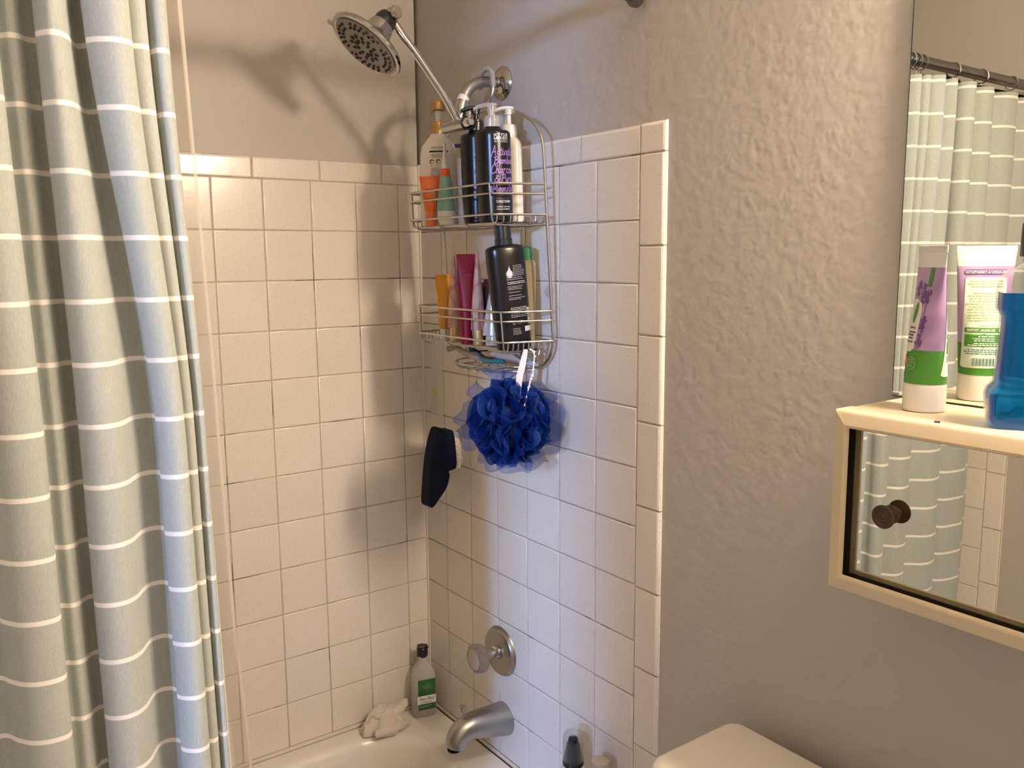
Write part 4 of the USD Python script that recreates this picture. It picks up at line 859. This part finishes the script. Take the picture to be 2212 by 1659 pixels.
t = thing('tub_spout', 'brushed steel tub spout with pull-up diverter knob', 'tub spout', (0.333, 0, 0.470))
sp = smoothpath([(0, 0.001, .004), (0, -.030, .008), (0, -.062, .013), (0, -.092, .016), (0, -.114, .011), (0, -.127, -.003), (0, -.132, -.020)], 6)
rad = np.interp(np.linspace(0, 1, len(sp)), [0, .03, .2, .45, .65, .8, .92, 1], [.0385, .0385, .0345, .0295, .0265, .0255, .0235, .0215])
spm = tube(sp, list(rad), 32); part(t, 'spout_body', spm, nickel)
part(t, 'spout_mouth', move(lathe([(0, 0), (.0185, 0), (.0185, .002), (0, .002)], 28), (0, -.1325, -.0225), rx=12), black_p, 'dark mouth opening')
part(t, 'diverter_knob', move(lathe([(0, .0), (.0030, .0), (.0030, .017), (.0042, .018), (.0075, .022), (.0085, .026), (.0075, .030), (0, .0315)], 20), (0, -.113, .040)), chrome)

# ================================================================ things on the tub rim
TR = RIM + 0.0005
t = thing('lotion_bottle', 'nearly empty clear bottle with green label and black cap in tub corner', 'bottle', (0.0440, -0.0480, TR), 76)
prof = [(0, .026, .0165), (.0015, .0290, .0190), (.004, .0300, .0195), (.105, .0300, .0195), (.118, .0270, .0180), (.132, .0190, .0150), (.139, .0135, .0125), (.142, .0125, .0122), (.158, .0120, .0120)]
part(t, 'bottle_body', bottle(prof, 4.0), pane('lotion_clear', (0.93, 0.92, 0.90), 0.50, 0.12, (0.68, 0.66, 0.62)))
part(t, 'liquid', bottle([(.002, .0275, .0175), (.004, .0285, .0182), (.022, .0285, .0182)], 4.0), pane('amber_liquid', (0.78, 0.60, 0.30), 0.45, 0.15, (0.45, 0.30, 0.10)), 'amber liquid left at the bottom')
part(t, 'cap', [lathe([(0, .155), (.0135, .155), (.0138, .158), (.0138, .176), (.0125, .178), (0, .178)], 32), rbox(.018, .020, .008, .003, center=(-.002, 0, .180)), rbox(.007, .018, .007, .0025, center=(.0105, 0, .179))], black_p, 'black flip cap')
def lotS(x, z): return np.stack([x, np.full_like(x, -.0196), z], 1), np.tile([0, -1.0, 0], (len(x), 1))
lg = M('label_green', (0.022, 0.115, 0.022), .5)
lab = part(t, 'label', wrap([flat(sbox(-.0185, .020, .0265, .100))], lotS, .0003), lg, 'green front label')
part(lab, 'label_band', wrap([flat(sbox(-.0215, .0360, .0270, .0575))], lotS, .0008), print_wht, 'white band')
part(t, 'print', wrap([script('Stress Relief', .0088, -.0165, .0460, w=.040, pen=.09), bars(-.014, .020, [.0395], .0012, 60, .3)], lotS, .0012), print_blk, 'handwritten style words')
leafs = unary_union([affinity.rotate(affinity.scale(Point(0, 0).buffer(1), .0022, .0065), a, origin=(0, -.010)) for a in (-52, -26, 0, 26, 52)])
part(t, 'print', wrap([flat(affinity.translate(leafs, .004, .083)), flat(sbox(.0034, .0625, .0046, .078))], lotS, .0006), M('leaf_print', (.09, .20, .08), .5), 'pale green leaf drawing')
part(t, 'print', wrap([bars(-.016, .020, [.030, .0265], .0014, 61, .3)], lotS, .0006), M('pale_print', (.35, .42, .33), .5))

# washcloth: one folded and crumpled sheet
wc = thing('washcloth', 'crumpled off-white washcloth lying on the tub rim', 'washcloth', (0.0470, -0.1620, TR))
bump_cloth = MN('terry', {'g': ('geometry', {}), 'n': ('noise_texture', {'scale': 500.0, 'detail': 2.0}), 'b': ('bump', {'strength': .5, 'distance': .001}), 'p': ('principled_bsdf', {'base_color': (.60, .55, .48), 'roughness': .9, 'sheen_weight': .2})}, [('g.position', 'n.vector'), ('n.fac', 'b.height'), ('b.normal', 'p.normal')])
def heap(nr=46, na=120):
    """a crumpled sheet: irregular outline, domed, with creased folds, closed underneath"""
    rings = []
    for i in range(nr + 1):
        q = i / nr
        a = np.linspace(0, 2 * PI, na, endpoint=False)
        ed = 1 + .10 * np.sin(3 * a + 1.0) + .08 * np.sin(5 * a + 2.2) + .05 * np.sin(9 * a)
        x, y = .038 * ed * q * np.cos(a), .056 * ed * q * np.sin(a)
        p = np.stack([x, y, 0 * x], 1)
        wx = .012 * (meshkit.noise(p * 45 + 3, 11) - .5); wy = .012 * (meshkit.noise(p * 45 + 8, 12) - .5)
        c, s_ = math.cos(.6), math.sin(.6)
        u, v = (x + wx) * c + (y + wy) * s_, -(x + wx) * s_ + (y + wy) * c
        rid = 1 - np.abs(2 * meshkit.noise(np.stack([u * 62, v * 24, 0 * u + 1.7], 1), 4) - 1)
        rid2 = 1 - np.abs(2 * meshkit.noise(np.stack([u * 40 + 5, v * 85, 0 * u + 4.1], 1), 6) - 1)
        env = np.sqrt(max(0, 1 - q ** 3.2))
        z = env * (.012 + .026 * (1 - q ** 1.6) + .017 * rid ** 1.5 + .008 * rid2 ** 2) + .0035
        out = 1 + .10 * (rid - .5) * q
        rings.append(np.stack([x * out, y * out, z], 1))
    e = rings[-1].copy()
    rings += [e * [1.01, 1.01, .5], e * [.97, .97, 0] + [0, 0, .0004], e * [.4, .4, 0] + [0, 0, .0004]]
    return loft(rings)
def fold(pts, r, flat_=.6):
    m = tube(smoothpath(pts, 8), r, 16); m.vertices += .0040 * (meshkit.noise(m.vertices * 150 + 7, 1) - .5)[:, None]; return m
part(wc, 'cloth', [heap(), fold([(-.014, -.030, .036), (.006, -.026, .043), (.016, -.008, .044), (.010, .012, .044), (-.010, .016, .042), (-.022, -.004, .040), (-.014, -.030, .036)], [.006, .0085, .008, .009, .007, .007]),
     fold([(.002, .014, .036), (.008, .036, .040), (.002, .056, .048), (-.006, .064, .050)], [.011, .012, .010, .006]), fold([(.030, -.040, .010), (.036, -.010, .013), (.034, .022, .012), (.022, .054, .008)], [.009, .012, .011, .007])], bump_cloth, smooth=50)

# foam pump bottle at the lower edge of the picture
t = thing('foam_bottle', 'white foaming bottle with black pump under clear cap on tub rim', 'pump bottle', (0.6400, -0.0520, TR))
part(t, 'bottle_body', lathe([(0, 0), (.0255, 0), (.0280, .003), (.0280, .125), (.0270, .140), (.0235, .152), (.0185, .158), (.0180, .164), (0, .164)], 44), white_p)
part(t, 'collar', lathe([(0, .162), (.0205, .162), (.0208, .164), (.0208, .170), (.0195, .1745), (.0175, .183), (.0140, .196), (.0125, .205), (0, .206)], 40), black_p, 'black pump collar')
part(t, 'pump_head', [lathe([(0, .204), (.0095, .204), (.0100, .212), (.0085, .217), (0, .218)], 28), move(rbox(.014, .008, .006, .002), (.010, 0, .2065), rz=30)], black_p, 'black pump head')
part(t, 'overcap', lathe([(.0205, .170), (.0205, .212), (.0195, .221), (.0165, .228), (.0100, .2320), (0, .2330), (0, .2318), (.0095, .2308), (.0158, .2270), (.0187, .2205), (.0196, .212), (.0196, .170)], 40), clear_p, 'clear dome overcap')
t = thing('cream_bottle', 'bottle with tan round cap beside the white foaming bottle', 'bottle', (0.7060, -0.0400, TR))
part(t, 'bottle_body', lathe([(0, 0), (.022, 0), (.0235, .003), (.0235, .140), (.020, .152), (.015, .158), (0, .158)], 36), M('cream_body', (.55, .50, .44), .35))
part(t, 'cap', lathe([(0, .157), (.0185, .157), (.0190, .160), (.0190, .192), (.0175, .197), (.0120, .2000), (0, .2008)], 36), M('tan_cap', (.42, .36, .31), .4), 'tan round cap')

# ================================================================ toilet
porc = M('porcelain', (0.76, 0.72, 0.65), 0.16)
t = thing('toilet', 'white porcelain toilet whose tank lid shows at the bottom edge', 'toilet', (1.265, -0.40, 0))
def tw(x0, x1, y0, y1, r, z): return rr_ring(x0 - 1.265, x1 - 1.265, y0 + .40, y1 + .40, r, z, 10)
lx0, lx1, ly0, ly1, lz = 1.0050, 1.5250, -0.2200, -0.0240, 0.7900
part(t, 'tank_lid', loft([tw(lx0 + .006, lx1 - .006, ly0 + .006, ly1 - .006, .018, lz - .040), tw(lx0 + .001, lx1 - .001, ly0 + .001, ly1 - .001, .022, lz - .036), tw(lx0, lx1, ly0, ly1, .024, lz - .014), tw(lx0 + .002, lx1 - .002, ly0 + .002, ly1 - .002, .024, lz - .007), tw(lx0 + .006, lx1 - .006, ly0 + .006, ly1 - .006, .022, lz - .0025), tw(lx0 + .013, lx1 - .013, ly0 + .013, ly1 - .013, .018, lz)]), porc, smooth=50)
tank_p = part(t, 'tank', loft([tw(lx0 + .04, lx1 - .04, ly0 + .03, ly1 - .01, .03, .40), tw(lx0 + .03, lx1 - .03, ly0 + .02, ly1 - .008, .03, .43), tw(lx0 + .014, lx1 - .014, ly0 + .012, ly1 - .006, .025, lz - .0405)]), porc, smooth=50)
def ov(cx, cy, a, b, z, n=40):
    th = np.linspace(0, 2 * PI, n, endpoint=False); return [(cx + a * math.cos(q), cy + b * math.sin(q) * (1.0 if math.sin(q) > 0 else 1.15), z) for q in th]
part(t, 'bowl', loft([ov(0, .03, .11, .20, 0.0), ov(0, .03, .115, .21, .02), ov(0, .02, .10, .19, .14), ov(0, -.02, .14, .21, .27), ov(0, -.03, .18, .24, .37), ov(0, -.03, .185, .245, .40), ov(0, -.03, .14, .20, .402), ov(0, -.03, .11, .17, .33), ov(0, -.03, .05, .08, .22)]), porc, smooth=50)
part(t, 'seat_lid', loft([ov(0, -.03, .180, .238, .404), ov(0, -.03, .188, .246, .409), ov(0, -.03, .188, .246, .424), ov(0, -.03, .176, .234, .432)]), white_p, smooth=50)
part(tank_p, 'flush_lever', [move(rbox(.075, .012, .014, .004), (-.165, .166, .700)), move(lathe([(0, 0), (.014, 0), (.014, .008), (0, .010)], 24), (-.195, .176, .700), rx=90)], chrome)

# ================================================================ mirror, cabinet and what stands on it
cream = MN('cream_enamel', {'g': ('geometry', {}), 'n': ('noise_texture', {'scale': 40.0, 'detail': 5.0, 'roughness': .7}), 'rp': ('rgb_ramp', {'ramp': [(0.0, (.34, .25, .14)), (.30, (.51, .41, .26)), (.40, (.60, .50, .34)), (1.0, (.62, .515, .355))]}), 'b': ('bump', {'strength': .12, 'distance': .001}), 'p': ('principled_bsdf', {'roughness': .32})}, [('g.position', 'n.vector'), ('n.fac', 'rp.fac'), ('rp.color', 'p.base_color'), ('n.fac', 'b.height'), ('b.normal', 'p.normal')])
CX0, CX1, CZ0, CZ1, CF = 1.2398, 2.0400, 1.1097, 1.3330, -0.1390
t = thing('medicine_cabinet', 'cream wall cabinet with a mirrored sliding door and dark knob', 'cabinet', ((CX0 + CX1) / 2, -.07, CZ0))
ofs = np.array([(CX0 + CX1) / 2, -.07, CZ0])
part(t, 'body', move(bx(CX0 + .002, CX1 - .002, -.118, PAINT_BACK - .0005, CZ0 + .003, CZ1 - .0008), -ofs), cream, smooth=False)
# frame: profile (w from outer edge inwards, y)
FP = [(0, -.108), (0, -.1395), (.0012, -.1425), (.004, -.1445), (.0165, -.1480), (.0190, -.1475), (.0205, -.1455), (.0210, -.1435), (.0200, -.1420), (.0060, -.1400), (.0030, -.1190), (.0030, -.108)]
def frame_piece(p0, p1, inx, inz):
    """outer corner p0 to p1 (x, z); mitred; inward direction at the ends"""
    r = []
    for (x, z), (ix, iz) in ((p0, inx), (p1, inz)):
        r.append([(x + ix * w, y, z + iz * w) for w, y in FP])
    m = loft(r); return m
CC = [(CX0, CZ1), (CX1, CZ1), (CX1, CZ0), (CX0, CZ0)]; IN = [(1, -1), (-1, -1), (-1, 1), (1, 1)]
for i in range(4):
    j = (i + 1) % 4
    part(t, 'frame_strip', move(frame_piece(CC[i], CC[j], IN[i], IN[j]), -ofs), cream, smooth=25)
part(t, 'track', move(bx(CX0 + .004, CX1 - .004, -.1195, -.1182, CZ0 + .006, CZ1 - .006), -ofs), M('track_black', (.012, .011, .010), .5), 'black sliding track behind the doors', smooth=False)
glass_edge = M('glass_edge', (0.05, 0.075, 0.06), 0.15)
DL, DR, DB, DT, DF = 1.2596, 1.6500, 1.1287, 1.3180, -.1290
def mirror_panel(par, x0, x1, y, z0, z1, th, name, lab=None):
    part(par, name, move(bx(x0, x1, y + .0005, y + th, z0, z1), -ofs if par is t else (0, 0, 0)), glass_edge, smooth=False)
mirror_panel(t, DL, DR, DF, DB, DT, .005, 'door_edge')
door_p = part(t, 'door', move(bx(DL + .0012, DR - .0012, DF, DF + .0006, DB + .0012, DT - .001), -ofs), mirror_m, 'mirrored sliding door', smooth=False)
part(t, 'door', move(bx(1.6300, CX1 - .0215, -.1232, -.1225, DB, DT), -ofs), mirror_m, 'second mirrored sliding door', smooth=False)
bronze = M('bronze_knob', (0.075, 0.045, 0.028), 0.42, metallic=0.6)
KP = np.array([1.3110, DF, 1.2160])
part(door_p, 'knob', move(lathe([(0, 0), (.0105, 0), (.0110, .0015), (.0055, .0050), (.0048, .0095), (.0060, .0125), (.0125, .0150), (.0140, .0165), (.0140, .0180), (.0120, .0192), (.0095, .0190), (.0088, .0182), (.0030, .0184), (.0022, .0196), (0, .0198)], 40), KP - ofs, rx=90), bronze, 'dark bronze door knob')

MX0, MX1, MZ0, MZ1 = 1.2278, 2.1000, 1.3335, 1.8450
t2 = thing('wall_mirror', 'frameless wall mirror standing above the cream cabinet', 'mirror', ((MX0 + MX1) / 2, 0, MZ0))
mo = np.array([(MX0 + MX1) / 2, 0, MZ0])
part(t2, 'glass_edge', move(bx(MX0, MX1, .0006, PAINT_BACK - .0003, MZ0, MZ1), -mo), glass_edge, smooth=False)
part(t2, 'mirror_face', move(bx(MX0 + .0016, MX1, -.0002, .0004, MZ0 + .0014, MZ1), -mo), mirror_m, smooth=False)
part(t2, 'clip', move(rbox(.012, .006, .005, .0015), np.array([1.236, -.0022, MZ0 + .004]) - mo), M('clip_grey', (.25, .24, .22), .4))

# lavender tube
CT = CZ1 - 0.0002
t = thing('lotion_tube', 'lavender and green lotion tube standing upside down on the cabinet', 'lotion tube', (1.3065, -0.0640, CT), -35)
lav = MN('lavender_skin', {'g': ('geometry', {}), 'n': ('noise_texture', {'scale': 26.0, 'detail': 2.0}), 'rp': ('rgb_ramp', {'ramp': [(.30, (.27, .16, .33)), (.62, (.46, .30, .52))]}), 'p': ('principled_bsdf', {'roughness': .33})}, [('g.position', 'n.vector'), ('n.fac', 'rp.fac'), ('rp.color', 'p.base_color')])
af, bf = squeeze(t, .1930, .0235, .0680, .0330, lav, white_p, .0238, bands=[(.0330, .0730, print_grn, 'tube_band', 'green lower band'), (.0730, .1690, lav, 'tube_body', 'lavender middle'), (.1690, .1870, white_p, 'tube_band', 'white end')])
part(t, 'crimp', move(rbox(.0680, .0014, .0085, .0005, 1), (0, 0, .1900)), white_p)
fs, bs = flat_surf(af, bf), flat_surf(af, bf, side=1)
part(t, 'label', wrap([flat(Polygon([(-.020, .070), (.000, .070), (.0060, .074), (.0075, .082), (.0090, .120), (.006, .1275), (.000, .129), (-.004, .132), (-.014, .132), (-.020, .126)]).buffer(-.002).buffer(.002))], fs, .0004), white_p, 'white front label')
part(t, 'print', wrap([flat(affinity.rotate(affinity.scale(Point(-.0030, .116).buffer(1), .0042, .0125), -8)), flat(unary_union([sbox(.010, .150, .0165, .1690), Polygon([(.010, .150), (.0165, .150), (.0165, .147), (.01325, .1490), (.010, .147)])]))], fs, .0008), print_grn, 'green leaf emblem and ribbon')
part(t, 'print', wrap([flat(sbox(-.012, .0925, .0055, .0940)), bars(-.012, .004, [.089, .0855, .081], .0017, 71, .3), bars(-.010, .005, [.0975], .0018, 72, .1)], fs, .0008), M('print_violet', (.06, .03, .09), .5))
part(t, 'print', wrap([flat(Point(.0045, .057).buffer(.0078).difference(Point(.0045, .057).buffer(.0073))), bars(-.001, .010, [.0605, .0580, .0555, .0530], .0010, 73, .3), bars(-.012, -.004, [.042], .0022, 74)], fs, .0005), M('print_mint', (.36, .48, .32), .5))
part(t, 'print', wrap([flat(Point(-.0085, .060).buffer(.0068))], fs, .0007), M('print_orange', (.75, .25, .04), .5), 'orange dot')
fr_ = np.random.default_rng(12); blobs = []
for cx, cy, n, sx, sy in ((.0130, .1335, 26, .0050, .0130), (.0140, .105, 22, .0036, .0120), (.0050, .140, 16, .004, .008), (.0125, .082, 8, .0040, .0025), (-.008, .145, 14, .006, .008)):
    for _ in range(n): blobs.append(affinity.rotate(affinity.scale(Point(cx + fr_.normal(0, sx * .55), cy + fr_.normal(0, sy * .55)).buffer(1, 4), fr_.uniform(.0008, .0018), fr_.uniform(.0012, .0024)), fr_.uniform(0, 180)))
stems = [LineString([(.0125, .075), (.0135, .100), (.0130, .142)]).buffer(.0004), LineString([(.010, .073), (.0115, .09)]).buffer(.0003)]
part(t, 'print', wrap([flat(unary_union(blobs + stems))], fs, .0006), M('print_lavender', (.13, .06, .22), .5), 'printed lavender flowers')
# back print, seen in the mirror
def back(m): return [mirror_x(q) for q in (m if isinstance(m, list) else [m])]
part(t, 'print', wrap(back([flat(rrect(-.024, .1585, .024, .1650, .003))]), bs, .0004), M('print_plum', (.16, .08, .22), .5), 'plum banner')
part(t, 'print', wrap(back([text('RELAXING & THERAPEUTIC', .0034, 0, .1601, w=.0455, bold=True)]), bs, .0009), print_wht, 'banner words')
part(t, 'label', wrap(back([flat(rrect(-.0235, .0420, .0225, .1550, .003))]), bs, .0004), M('label_pale', (.70, .76, .66), .45), 'pale back label')
part(t, 'print', wrap(back([bars(-.020, .020, [.1500, .1465, .1430], .0016, 81, .2), bars(-.021, .021, [.1350 - .0034 * k for k in range(11)], .0015, 82, .15), bars(-.016, .008, [.0945], .0016, 83)]), bs, .0008), print_lime)
part(t, 'print', wrap(back([flat(rrect(-.0215, .0865, .0205, .0925, .0015)), flat(unary_union([rrect(-.0210, .0690, .0200, .0840, .0008), Polygon([(-.004, .0835), (0, .0850), (.004, .0835)]), Polygon([(-.004, .0695), (0, .0678), (.004, .0695)])]))]), bs, .0008), print_grn, 'green panels')
part(t, 'print', wrap(back([text('NO ANIMAL TESTING', .0030, .003, .0879, w=.030, bold=True), flat(affinity.scale(Point(-.0178, .0895).buffer(1), .0014, .0022)), bars(-.012, .012, [.0808], .0015, 84), bars(-.012, .012, [.0780, .0755], .0013, 85), bars(-.018, .018, [.0722, .0700], .0012, 86)]), bs, .0012), print_wht, 'white words on green')
part(t, 'print', wrap(back([bars(-.021, .020, [.0645, .0620, .0595], .0011, 87, .1), flat(unary_union([sbox(-.0130 + .00125 * k, .0450, -.0130 + .00125 * k + (.0004 if k % 3 else .00085), .0545) for k in range(20)]))]), bs, .0008), M('print_teal', (.07, .20, .19), .5), 'barcode and small print')

# mouthwash bottle
t = thing('mouthwash_bottle', 'clear waisted mouthwash bottle of bright blue liquid on the cabinet', 'bottle', (1.4300, -0.0820, CT), 32)
shell = [(.000, 0.0324, .022), (.003, 0.0365, .0260), (.010, 0.0396, .0300), (.034, 0.0410, .0310), (.040, 0.0396, .0300), (.047, 0.0338, .0265), (.060, 0.0328, .0260), (.110, 0.0311, .0250), (.118, 0.0315, .0255), (.124, 0.0347, .0280), (.128, 0.0355, .0285), (.148, 0.0355, .0285), (.158, 0.0333, .0265), (.166, 0.0270, .0230), (.172, 0.0200, .0180), (.175, 0.0160, .0155), (.190, 0.0150, .0150)]
part(t, 'bottle_body', bottle(shell, 5.0, 64), pane('mouthwash_shell', (0.94, 0.95, 0.96), 0.06, 0.04, (.55, .57, .60), 0.5))
liq = [(z, a - .0018, b - .0018) for z, a, b in shell if .003 <= z <= .142] + [(.1435, .0337, .0267)]
part(t, 'liquid', bottle([(.0022, .033, .0215)] + liq, 5.0, 64), MN('blue_liquid', {'p': ('principled_bsdf', {'base_color': (0.0, 0.19, 0.66), 'roughness': 0.02, 'transmission_weight': 0.92, 'ior': 1.33})}, []), 'bright blue liquid')
part(t, 'cap', lathe([(0, .181), (.0175, .181), (.0180, .183), (.0172, .2150), (.0160, .2165), (0, .2168)], 40), black_p, 'black cap')
part(t, 'neck_ring', lathe([(.0150, .176), (.0170, .1765), (.0170, .1795), (.0150, .180)], 32), clear_p)
def mwS(x, z): return np.stack([x, np.full_like(x, -.0268), z], 1), np.tile([0, -1.0, 0], (len(x), 1))
part(t, 'label', wrap([flat(rrect(-.0020, .066, .0300, .108, .002))], mwS, .0008), print_wht, 'white front label')
t = thing('paper_scrap', 'tiny dark purple scrap on the front edge of the cream cabinet', 'scrap', (1.3604, -0.1330, CT))
part(t, 'scrap', move(rbox(.0060, .0035, .0022, .0008, 1), (0, 0, .0011), rz=20), M('purple_scrap', (.05, .03, .08), .6))

# ================================================================ vanity light (off frame, above the mirror)
t = thing('vanity_light', 'three-globe vanity light bar above the wall mirror', 'wall lamp', (1.79, 0, 1.955))
part(t, 'back_plate', move(rbox(.62, .022, .085, .006), (0, PAINT_BACK - .0115, 0)), chrome)
glow = MN('bulb_glow', {'e': ('emission', {'color': BULB_COLOR, 'strength': BULB_STRENGTH})}, [], 'e.emission')
for x in (-.21, 0, .21):
    part(t, 'socket', move(lathe([(0, .0), (.024, .0), (.020, .008), (.016, .014), (0, .014)], 28), (x, -.012, 0), rx=90), chrome)
    g = trimesh.creation.icosphere(3, .044); g.apply_translation((x, -.061, 0))
    part(t, 'globe_bulb', g, glow, 'lit globe bulb', smooth=True)
